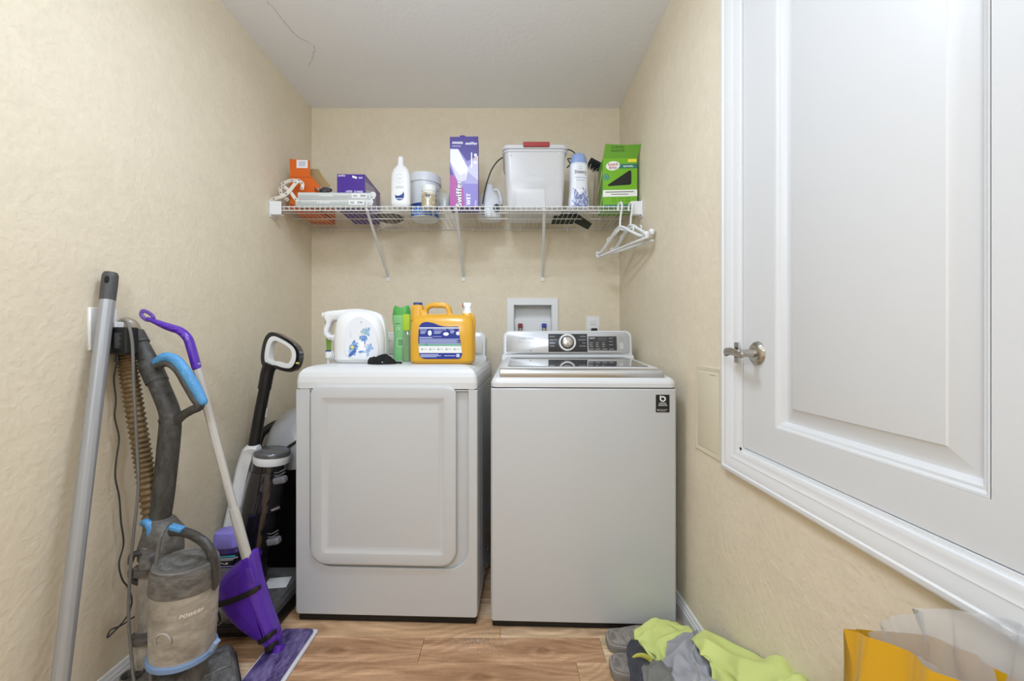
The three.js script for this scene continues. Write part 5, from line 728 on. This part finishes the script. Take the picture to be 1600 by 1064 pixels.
// ---------------------------------------------------------------- cordless floor washer
{
  const t = thing('floor_washer', 'black and white upright cordless floor washer beside the dryer', 'floor washer', [-0.985, 0, -1.57]);
  const gloss = phys(0x17161a, 0.16, { clearcoat: 0.8, clearcoatRoughness: 0.08 }), smoke = phys(0x26242a, 0.1, { clearcoat: 0.9 }), white = std(0xe8e8e6, 0.3), blk = std(0x121213, 0.4), gm = std(0x77777b, 0.35);
  const S = (a, r, o) => sweep(a.map(q => at(...q)), r, o);
  const bodyPts = [[385, 905, 1.60], [396, 850, 1.615], [410, 780, 1.635], [421, 722, 1.65]];
  wpart('body', S(bodyPts, [[0.072, 0.07], [0.075, 0.072], [0.074, 0.070], [0.066, 0.062]], { n: 28 }), gloss, t);
  const tank = wpart('clear_water_tank', S([[408, 792, 1.628], [414, 762, 1.636], [419, 735, 1.644]], [[0.0765, 0.073], [0.0755, 0.071], [0.070, 0.066]], { n: 28 }), smoke, t, 'smoky tank section');
  wpart('spine', S([[352, 850, 1.585], [366, 795, 1.60], [383, 720, 1.625], [390, 704, 1.63], [405, 703, 1.632]], [[0.020, 0.022], [0.022, 0.024], [0.024, 0.024], [0.022, 0.022], [0.018, 0.018]], { n: 18, mod: (u, a) => 1 / Math.pow(Math.pow(Math.abs(Math.cos(a)), 5) + Math.pow(Math.abs(Math.sin(a)), 5), 0.2) }), white, t, 'white side spine');
  const a = at(425, 712, 1.65); wpart('top_ring', lathe([[0.0, -0.026], [0.066, -0.026], [0.068, 0.0], [0.064, 0.008], [0, 0.008]], 40).rotateZ(-0.10).translate(a.x, a.y, a.z), white, t, 'white collar ring');
  const disc = wpart('display_disc', lathe([[0.067, 0.0], [0.068, 0.008], [0.065, 0.017], [0.060, 0.020], [0, 0.020]], 40).rotateZ(-0.10).translate(a.x + 0.001, a.y + 0.006, a.z), std(0x6f6f72, 0.22, 0.4), t, 'grey display disc');
  for (const [px, py, Z] of [[438, 750, 1.565], [428, 845, 1.545]]) { const q = at(px, py, Z); const l = wpart('tank_latch', bx(0.050, 0.028, 0.032, 0, 0, 0, 0.010).rotateZ(0.18).translate(q.x, q.y, q.z), gm, t, 'grey tank latch'); for (const dy of [0.022, 0.034]) wpart('latch_groove', sweep([[q.x - 0.022, q.y + dy - 0.004, q.z + 0.004], [q.x, q.y + dy, q.z + 0.014], [q.x + 0.02, q.y + dy + 0.010, q.z + 0.004]], 0.0018, { n: 6, seg: 4 }), gm, l); }
  const tp = print(128, 64, (x, W, H) => { x.fillStyle = '#18171b'; x.fillRect(0, 0, W, H); x.fillStyle = '#e4e4e4'; x.font = fnt(30, 'bold'); x.fillText('TINECO', 6, 42); });
  { const q = at(432, 795, 1.559); wpart('logo', ringStack(0.034, 0.015, 0.001, [[0, 0], [0.0002, 0.0004]]).rotateZ(0.30).rotateY(0.45).translate(q.x - 0.004, q.y, q.z), printed(tp, 0.3), t, 'white lettering'); }
  wpart('pole', [S([[396, 702, 1.64], [408, 635, 1.655], [418, 585, 1.665]], [[0.022, 0.022], [0.0215, 0.0215], [0.021, 0.021]], { n: 20, seg: 3 }), S([[413, 608, 1.66], [419, 578, 1.666], [424, 568, 1.668]], [0.0245, 0.025, 0.028], { n: 20, seg: 3 })], blk, t);
  { const q = at(416, 645, 1.632); wpart('pole_print', bx(0.006, 0.038, 0.0006, 0, 0, 0, 0.0002).rotateZ(-0.18).translate(q.x, q.y, q.z - 0.0006), std(0xb9b9b9, 0.5), t, 'small vertical print'); }
  // handle loop with white lining
  const Zh = 1.67, k = Zh / F, c = at(440, 550, Zh), q = ([px, py]) => [(px - 440) * k, (550 - py) * k];
  const raw = [[418, 526], [427, 519], [448, 527], [466, 540], [471.5, 552], [469, 570], [461, 580], [448, 580], [431, 575], [415, 573], [411, 561]].reverse(), sc = f => smoothPts(raw.map(([a, b]) => q([441 + (a - 441) * f, 551 + (b - 551) * f])), 5);
  const hl = wpart('handle_loop', extr(sc(1), 0.036, 0.003, [sc(0.80).reverse()]).translate(c.x, c.y, c.z), gloss, t, 'glossy black handle loop'); wpart('handle_lining', extr(sc(0.81), 0.034, 0.002, [sc(0.58).reverse()]).translate(c.x, c.y, c.z), white, hl, 'white handle lining');
  { const y = at(468, 567, Zh); wpart('trigger_mark', bx(0.012, 0.008, 0.010, y.x, y.y, y.z + 0.014, 0.002), std(0xd9d36a, 0.4), hl, 'small yellow mark'); }
  // cleaning head
  const hx = -0.975, hz = -1.55;
  wpart('head_base', slabLoft(0.25, 0.29, [[0.008, 0.006], [0.011, 0], [0.040, 0], [0.050, 0.004]], 0.03).translate(hx, 0, hz), blk, t);
  wpart('head_cover', tiltTop(slabLoft(0.238, 0.27, [[0.050, 0.0], [0.064, 0.002], [0.074, 0.010], [0.078, 0.024]], 0.04), 0.05, 0.078, 0.035, 0.27).translate(hx, 0, hz), dusty(92, 91, 90, 24, 5, 0.35), t, 'grey head cover');
  wpart('roller_window', bx(0.20, 0.018, 0.006, hx, 0.036, hz + 0.1455, 0.003), std(0x2a2a2c, 0.3), t);
  { const s = at(436, 917, 1.60); wpart('care_sticker', bx(0.085, 0.0012, 0.06, 0, 0, 0, 0.0005).rotateX(0.115).rotateY(0.15).translate(-0.918, 0.1005, -1.572), std(0xe7e6e2, 0.6), t, 'white care sticker'); }
  { const w = at(347, 954, 1.415); const wh = wpart('side_wheel', cyl(0.030, 0.030, 0.026, 0, 0, 0, 30).rotateX(Math.PI / 2).rotateY(-0.3).translate(w.x + 0.006, 0.098, -1.392), std(0x9b9690, 0.45), t, 'grey wheel'); wpart('wheel_rim', new THREE.TorusGeometry(0.023, 0.003, 8, 28).rotateY(-0.3).translate(w.x + 0.002, 0.098, -1.378), std(0x2b2928, 0.5), wh); }
}
// ---------------------------------------------------------------- bulky black appliance in the corner
{
  const t = thing('carpet_cleaner', 'bulky black floor machine with domed grey tank, tucked behind the dryer', 'floor machine', [-0.99, 0, -1.94]);
  wpart('housing', slabLoft(0.30, 0.36, [[0.002, 0.01], [0.006, 0], [0.40, 0], [0.48, 0.008], [0.53, 0.03], [0.545, 0.06]], 0.06).translate(-0.99, 0, -1.945), std(0x0e0e10, 0.4), t);
  wpart('tank_dome', new THREE.SphereGeometry(1, 40, 24, 0, Math.PI * 2, 0, Math.PI * 0.55).scale(0.150, 0.215, 0.15).translate(-0.985, 0.53, -1.87), phys(0xa7a6a6, 0.25, { clearcoat: 0.5 }), t, 'domed grey tank');
  wpart('dome_trim', sweep([[-1.115, 0.545, -1.83], [-1.08, 0.545, -1.765], [-1.02, 0.55, -1.728], [-0.955, 0.60, -1.728], [-0.86, 0.665, -1.775]], [[0.010, 0.006], [0.012, 0.006], [0.010, 0.006]], { n: 10, seg: 8 }), std(0x3a352f, 0.5), t, 'dark trim edge');
  wpart('side_handle', sweep([[-1.10, 0.50, -1.80], [-1.135, 0.56, -1.79], [-1.125, 0.63, -1.80], [-1.08, 0.675, -1.83], [-1.03, 0.69, -1.86]], [0.016, 0.017, 0.017, 0.015, 0.012], { n: 14, seg: 6, round: true }), std(0x1b1a1b, 0.45), t, 'curved dark handle');
}

// ---------------------------------------------------------------- right side: clogs, clothes heap, bag
function quilt(ctrl, nu, nv, fold, thick = 0.004) {      // cloth sheet through a grid of points, with folds along its normal
  const rows = ctrl.length, cols = ctrl[0].length;
  const cr = (a, b, c, d, t) => new V3().addScaledVector(a, -0.5 * t + t * t - 0.5 * t ** 3).addScaledVector(b, 1 - 2.5 * t * t + 1.5 * t ** 3).addScaledVector(c, 0.5 * t + 2 * t * t - 1.5 * t ** 3).addScaledVector(d, -0.5 * t * t + 0.5 * t ** 3);
  const line = (arr, t) => { const n = arr.length - 1, q = Math.min(n - 1e-6, t * n), i = Math.floor(q), f = q - i, g = k => arr[clamp(k, 0, n)]; return cr(g(i - 1), g(i), g(i + 1), g(i + 2), f); };
  const P = [], U = []; for (let v = 0; v <= nv; v++) for (let u = 0; u <= nu; u++) { const p = line(ctrl.map(r => line(r, u / nu)), v / nv); P.push(p.x, p.y, p.z); U.push(u / nu, v / nv); }
  const I = []; for (let v = 0; v < nv; v++) for (let u = 0; u < nu; u++) { const a = v * (nu + 1) + u; I.push(a, a + nu + 1, a + 1, a + 1, a + nu + 1, a + nu + 2); }
  const g = new THREE.BufferGeometry(); g.setAttribute('position', new THREE.Float32BufferAttribute(P, 3)); g.setAttribute('uv', new THREE.Float32BufferAttribute(U, 2)); g.setIndex(I); g.computeVertexNormals();
  const n = g.attributes.normal, p = g.attributes.position, top = [], bot = [];
  let up = 0; for (let i = 0; i < n.count; i++) up += n.getY(i); const sg = up < 0 ? -1 : 1;
  for (let i = 0; i < p.count; i++) { const u = U[2 * i], v = U[2 * i + 1], f = fold(u, v), N = new V3(n.getX(i), n.getY(i), n.getZ(i)).multiplyScalar(sg); const q = new V3(p.getX(i), p.getY(i), p.getZ(i)).addScaledVector(N, f); q.y = Math.max(q.y, 0.006); top.push(q); const b = q.clone().addScaledVector(N, -thick); b.y = Math.max(b.y, 0.002); bot.push(b); }
  const A = [], UU = [], J = []; top.forEach((q, i) => { A.push(q.x, q.y, q.z); UU.push(U[2 * i], U[2 * i + 1]); }); bot.forEach((q, i) => { A.push(q.x, q.y, q.z); UU.push(U[2 * i], U[2 * i + 1]); });
  const M = top.length; for (let i = 0; i < I.length; i += 3) { const [a, b, c] = [I[i], I[i + 1], I[i + 2]]; if (sg > 0) { J.push(a, b, c, a + M, c + M, b + M); } else { J.push(a, c, b, a + M, b + M, c + M); } }
  const edge = []; for (let u = 0; u < nu; u++) { edge.push([u, u + 1], [nv * (nu + 1) + u + 1, nv * (nu + 1) + u]); } for (let v = 0; v < nv; v++) { edge.push([(v + 1) * (nu + 1), v * (nu + 1)], [v * (nu + 1) + nu, (v + 1) * (nu + 1) + nu]); }
  edge.forEach(([a, b]) => J.push(a, b, a + M, b, b + M, a + M));
  const o = new THREE.BufferGeometry(); o.setAttribute('position', new THREE.Float32BufferAttribute(A, 3)); o.setAttribute('uv', new THREE.Float32BufferAttribute(UU, 2)); o.setIndex(J); o.computeVertexNormals(); return o;
}
const weave = dataTex(256, 256, (u, v) => { const k = vnoise(u * 128, v * 128, 128, 5) * 140 + vnoise(u * 40, v * 40, 40, 6) * 80; return [k, k, k]; }, false, 3, 3);
const fabric = (c) => std(c, 0.92, 0, { bumpMap: weave, bumpScale: 0.0006, side: THREE.DoubleSide });
const wrinkle = (s, amp, ku, kv) => (u, v) => { const w = vnoise(u * 3 + s, v * 3, 0, s) * 2.4; const r = Math.sin(u * ku + v * kv + w * 2.2), r2 = Math.sin(u * ku * 0.4 - v * kv * 1.3 + w * 3); return amp * (0.75 * (1 - Math.abs(r)) + 0.5 * (1 - Math.abs(r2)) + 0.7 * (vnoise(u * 7, v * 7, 0, s + 3) - 0.5)); };
{ // pair of grey clogs
  const mkShoe = (toe, label) => {
    const t = thing('grey_clog', label, 'shoe', [toe.x + 0.13, 0, toe.z], -0.05, 'grey suede clogs by the clothes heap');
    const L = 0.27, prof = [[0, 0.030], [0.015, 0.040], [0.05, 0.047], [0.09, 0.049], [0.14, 0.043], [0.20, 0.037], [0.25, 0.036], [0.27, 0.028]];
    const plan = (s, o = 0) => smoothPts([...prof.map(([x, w]) => [x - 0.13 - (x === 0 ? o : 0), (w + o) * 1]), ...prof.slice().reverse().map(([x, w]) => [x - 0.13 - (x === 0 ? o : 0), -(w + o) * 0.96])].reverse(), 5);
    part('sole', extr(plan(1, 0.002), 0.024, 0.004).rotateX(-Math.PI / 2).translate(0, 0.0125, 0), std(0x8a837b, 0.85), t, 'thick grey-brown sole');
    const secs = []; const P = [], I = [], U = [], nx = 30, na = 22;
    for (let i = 0; i <= nx; i++) { const u = i / nx, x = -0.130 + L * u, w = new THREE.CatmullRomCurve3(prof.map(q => new V3(q[0], q[1], 0))).getPoint(u).y, hgt = (0.016 + 0.020 * sstep(0, 0.55, u) - 0.01 * sstep(0.75, 1, u)) * (u < 0.02 ? 0.4 : 1); for (let a = 0; a <= na; a++) { const th = a / na * Math.PI; P.push(x, 0.023 + hgt * Math.pow(Math.sin(th), 0.7), Math.cos(th) * w * (u < 0.015 ? 0.5 : 0.98)); U.push(u * 3, a / na); } }
    for (let i = 0; i < nx; i++) for (let a = 0; a < na; a++) { const k = i * (na + 1) + a; I.push(k, k + 1, k + na + 1, k + 1, k + na + 2, k + na + 1); }
    const g = new THREE.BufferGeometry(); g.setAttribute('position', new THREE.Float32BufferAttribute(P, 3)); g.setAttribute('uv', new THREE.Float32BufferAttribute(U, 2)); g.setIndex(I); g.computeVertexNormals();
    part('upper', g, dusty(138, 130, 122, 36, 6, 0.95), t, 'scuffed grey suede upper');
    part('welt', sweep(plan(1, -0.002).map(([x, z]) => [x, 0.026, -z]), 0.0025, { n: 6, seg: 1, closed: true }), std(0xa79f95, 0.9), t);
  };
  mkShoe(at(951, 1008, 1.375), 'grey suede clog nearer the washer, toe showing beside the clothes');
  mkShoe(at(957, 1042, 1.262), 'grey suede clog farther from the washer, dark shirt over its heel');
}
const G = rows => rows.map(r => r.map(q => q instanceof V3 ? q : at(...q)));
function garment(name, label, category, ctrl, color, fold, extra, hang = false) {
  const grid = G(ctrl), last = grid[grid.length - 1];                       // the near edge and the near end hang down to the floor
  grid.push(last.map(p => new V3(Math.min(p.x - 0.03, 0.6), 0.012, p.z + 0.03)));
  if (hang) grid.forEach(r => { const p = r[r.length - 1]; r.push(new V3(Math.min(p.x - 0.015, 0.6), 0.012, p.z + 0.05)); });
  const g = quilt(grid, 68, 60, fold); g.computeBoundingBox(); const c = g.boundingBox.getCenter(new V3());
  const t = thing(name, label, category, [c.x, 0, c.z]); wpart('cloth', g, fabric(color), t); if (extra) extra(t); return t;
}
// dark charcoal garment at the bottom of the heap
garment('charcoal_shirt', 'dark charcoal shirt lying lowest over the clogs', 'shirt', [
  [[1000, 1000, 1.33], [1040, 1030, 1.30], [1090, 1040, 1.24], [1120, 1050, 1.15]],
  [[986, 1000, 1.29], [1022, 1034, 1.25], [1080, 1050, 1.17], [1120, 1060, 1.1]],
  [[979, 1016, 1.24], [1012, 1036, 1.19], [1070, 1066, 1.10], [1130, 1085, 1.03]],
  [[984, 1046, 1.17], [1014, 1060, 1.11], [1075, 1096, 1.02], [1150, 1120, 0.96]],
  [[988, 1082, 1.13], [1016, 1110, 1.05], [1090, 1150, 0.95], [1180, 1190, 0.88]]], 0x44444c, wrinkle(3, 0.010, 10, 7));
// bright yellow-green shirt on top at the back
garment('lime_shirt', 'bright lime yellow shirt crumpled against the washer corner', 'shirt', [
  [[1003, 996, 1.40], [1026, 982, 1.405], [1058, 985, 1.39], [1094, 1002, 1.33]],
  [[994, 988, 1.37], [1022, 972, 1.375], [1054, 977, 1.365], [1092, 993, 1.31]],
  [[995, 1002, 1.33], [1018, 990, 1.32], [1050, 988, 1.31], [1088, 997, 1.27]],
  [[1004, 1020, 1.28], [1022, 1014, 1.26], [1046, 1012, 1.25], [1075, 1018, 1.22]],
  [[1020, 1032, 1.25], [1034, 1034, 1.22], [1050, 1040, 1.2], [1066, 1040, 1.18]]], 0xdbe48a, wrinkle(5, 0.014, 8, 5), t => {
    const yel = fabric(0xd8d45e), a = [at(1018, 1033, 1.195), at(1008, 1025, 1.20), at(996, 1024, 1.205), at(989, 1029, 1.205), at(992, 1035, 1.195), at(1004, 1039, 1.185), at(1016, 1040, 1.18)];
    wpart('collar_band', sweep(a, [[0.0075, 0.002], [0.0065, 0.002], [0.0045, 0.002], [0.003, 0.002], [0.003, 0.002], [0.004, 0.002], [0.006, 0.002]], { n: 8, seg: 8, closed: true, up: new V3(-0.2, 0.3, 1).normalize() }), yel, t, 'yellow neckband');
  });
// olive-grey rolled cloth
garment('olive_grey_cloth', 'rolled olive-grey cloth under the light grey shirt', 'cloth', [
  [[1012, 1040, 1.17], [1030, 1036, 1.17], [1050, 1042, 1.15]],
  [[1004, 1048, 1.14], [1026, 1040, 1.13], [1056, 1048, 1.11]],
  [[1008, 1066, 1.10], [1030, 1058, 1.08], [1062, 1064, 1.06]],
  [[1014, 1092, 1.07], [1036, 1090, 1.04], [1070, 1100, 1.0]]], 0x7d7c76, wrinkle(8, 0.008, 5, 10));
// light grey shirt
garment('light_grey_shirt', 'light grey shirt draped over the middle of the heap', 'shirt', [
  [[1058, 1000, 1.27], [1082, 993, 1.27], [1100, 991, 1.265], [1122, 998, 1.24]],
  [[1046, 1010, 1.22], [1074, 1002, 1.21], [1098, 1002, 1.205], [1118, 1010, 1.18]],
  [[1038, 1026, 1.17], [1066, 1022, 1.14], [1094, 1027, 1.125], [1116, 1036, 1.105]],
  [[1042, 1050, 1.11], [1070, 1044, 1.07], [1100, 1052, 1.05], [1122, 1066, 1.035]],
  [[1056, 1080, 1.04], [1084, 1076, 1.0], [1112, 1086, 0.98], [1134, 1100, 0.965]]], 0xa9a8ad, wrinkle(11, 0.014, 6, 8));
// second lime shirt running along the wall towards the camera
garment('lime_shirt', 'long lime yellow shirt trailing along the right wall over the heap', 'shirt', [
  [[1080, 1000, 1.195], [1098, 994, 1.20], [1124, 999, 1.185], [1150, 1010, 1.13], [1190, 1033, 1.02], [1215, 1031, 0.965], [1240, 1052, 0.915], [1262, 1085, 0.86]],
  [[1084, 1004, 1.165], [1100, 1004, 1.15], [1126, 1010, 1.12], [1152, 1024, 1.06], [1186, 1042, 0.975], [1212, 1042, 0.925], [1236, 1064, 0.87], [1256, 1098, 0.82]],
  [[1092, 1014, 1.13], [1106, 1020, 1.10], [1126, 1030, 1.06], [1150, 1044, 1.0], [1176, 1058, 0.93], [1204, 1066, 0.88], [1226, 1088, 0.83], [1244, 1120, 0.78]],
  [[1104, 1030, 1.09], [1116, 1040, 1.055], [1132, 1052, 1.01], [1152, 1068, 0.95], [1176, 1086, 0.88], [1200, 1104, 0.83], [1218, 1124, 0.79], [1236, 1150, 0.75]],
  [[1114, 1058, 1.03], [1126, 1066, 1.0], [1142, 1080, 0.95], [1160, 1100, 0.9], [1180, 1124, 0.83], [1196, 1140, 0.79], [1212, 1160, 0.76], [1230, 1180, 0.72]]], 0xdbe48a, wrinkle(14, 0.015, 13, 5), null, true);
{ // yellow sack, mouth open, with a clear plastic liner
  const t = thing('yellow_sack', 'yellow plastic sack standing open under the raised door', 'sack', [0.53, 0, -0.47]);
  const rimA = [[0.490, 0.640, -0.570], [0.484, 0.672, -0.49], [0.470, 0.694, -0.40], [0.455, 0.70, -0.33], [0.52, 0.69, -0.30], [0.60, 0.66, -0.31], [0.630, 0.64, -0.40], [0.630, 0.635, -0.49], [0.615, 0.625, -0.575], [0.55, 0.622, -0.592]].map(q => new V3(...q));
  const midY = [0.48, 0.26, 0.06, 0.003], scl = [1.03, 1.06, 1.02, 0.94];
  const ringG = (rim, levels, s, seed, crumple) => { const m = 72, c = new V3(0.545, 0, -0.44), cl = new THREE.CatmullRomCurve3(rim, true); const P = [], U = [], I = []; const L = [[1, 1], ...levels]; 
    L.forEach(([y, k], j) => { for (let i = 0; i <= m; i++) { const q = cl.getPoint((i % m) / m); const n = (vnoise(8 * Math.cos(i / m * 6.2832) + 20, 8 * Math.sin(i / m * 6.2832) + 20 + j * 0.7, 0, seed) - 0.5) * crumple; const x = c.x + (q.x - c.x) * k * s, z = c.z + (q.z - c.z) * k * s; P.push(Math.min(0.634, x + n), j ? y : q.y + n * 0.5, z + n); U.push(i / m, j / L.length); } });
    for (let j = 0; j + 1 < L.length; j++) for (let i = 0; i < m; i++) { const a = j * (m + 1) + i; I.push(a, a + m + 1, a + 1, a + 1, a + m + 1, a + m + 2); }
    const g = new THREE.BufferGeometry(); g.setAttribute('position', new THREE.Float32BufferAttribute(P, 3)); g.setAttribute('uv', new THREE.Float32BufferAttribute(U, 2)); g.setIndex(I); g.computeVertexNormals(); return g; };
  const yel = phys(0xe2ac1c, 0.25, { clearcoat: 0.5, clearcoatRoughness: 0.2, side: THREE.DoubleSide });
  wpart('outer_skin', [ringG(rimA, [[0.585, 1.0], [0.54, 1.03], [0.45, 1.05], [0.32, 1.08], [0.16, 1.06], [0.05, 1.02], [0.003, 0.94]], 1, 3, 0.016)], yel, t, 'glossy yellow plastic');
  const rimB = [[0.510, 0.640, -0.556], [0.502, 0.668, -0.48], [0.488, 0.690, -0.40], [0.478, 0.70, -0.345], [0.53, 0.71, -0.315], [0.60, 0.71, -0.33], [0.628, 0.712, -0.40], [0.628, 0.706, -0.48], [0.612, 0.676, -0.562], [0.560, 0.652, -0.580]].map(q => new V3(...q));
  wpart('liner', ringG(rimB, [[0.62, 0.97], [0.57, 0.95], [0.50, 0.93]], 1, 9, 0.02), phys(0xf6f6f7, 0.12, { transmission: 0.62, thickness: 0, clearcoat: 0.6, side: THREE.DoubleSide }), t, 'crumpled white translucent liner');
  wpart('contents', slabLoft(0.125, 0.23, [[0.40, 0.0], [0.545, 0.0], [0.56, 0.01], [0.565, 0.03]], 0.03).translate(0.553, 0, -0.445), dusty(150, 126, 92, 40, 12, 0.9), t, 'brown fill in the shaded tone of the sack inside');  // brown colour stands in for the shaded inside behind the liner
}
{ // lint scattered on the floor before the gap between the machines
  const r = rng(21), n = 260, im = new THREE.InstancedMesh(new THREE.TetrahedronGeometry(0.0022, 0), std(0xd2cdc6, 0.95), n), m = new THREE.Matrix4(), q = new THREE.Quaternion();
  for (let i = 0; i < n; i++) { const a = r() * 6.28, d = Math.pow(r(), 0.7); const s = 0.4 + r(); m.compose(new V3(-0.10 + Math.cos(a) * d * 0.13, 0.0012, -1.40 + Math.sin(a) * d * 0.055), q.setFromEuler(new THREE.Euler(r() * 6, r() * 6, r() * 6)), new V3(s, s * 0.5, s)); im.setMatrixAt(i, m); }
  im.name = 'floor_lint'; im.userData = { kind: 'stuff', label: 'pale lint scattered on the floor between the machines', category: 'lint' }; im.castShadow = im.receiveShadow = true; scene.add(im);
}
renderer.render(scene, camera);
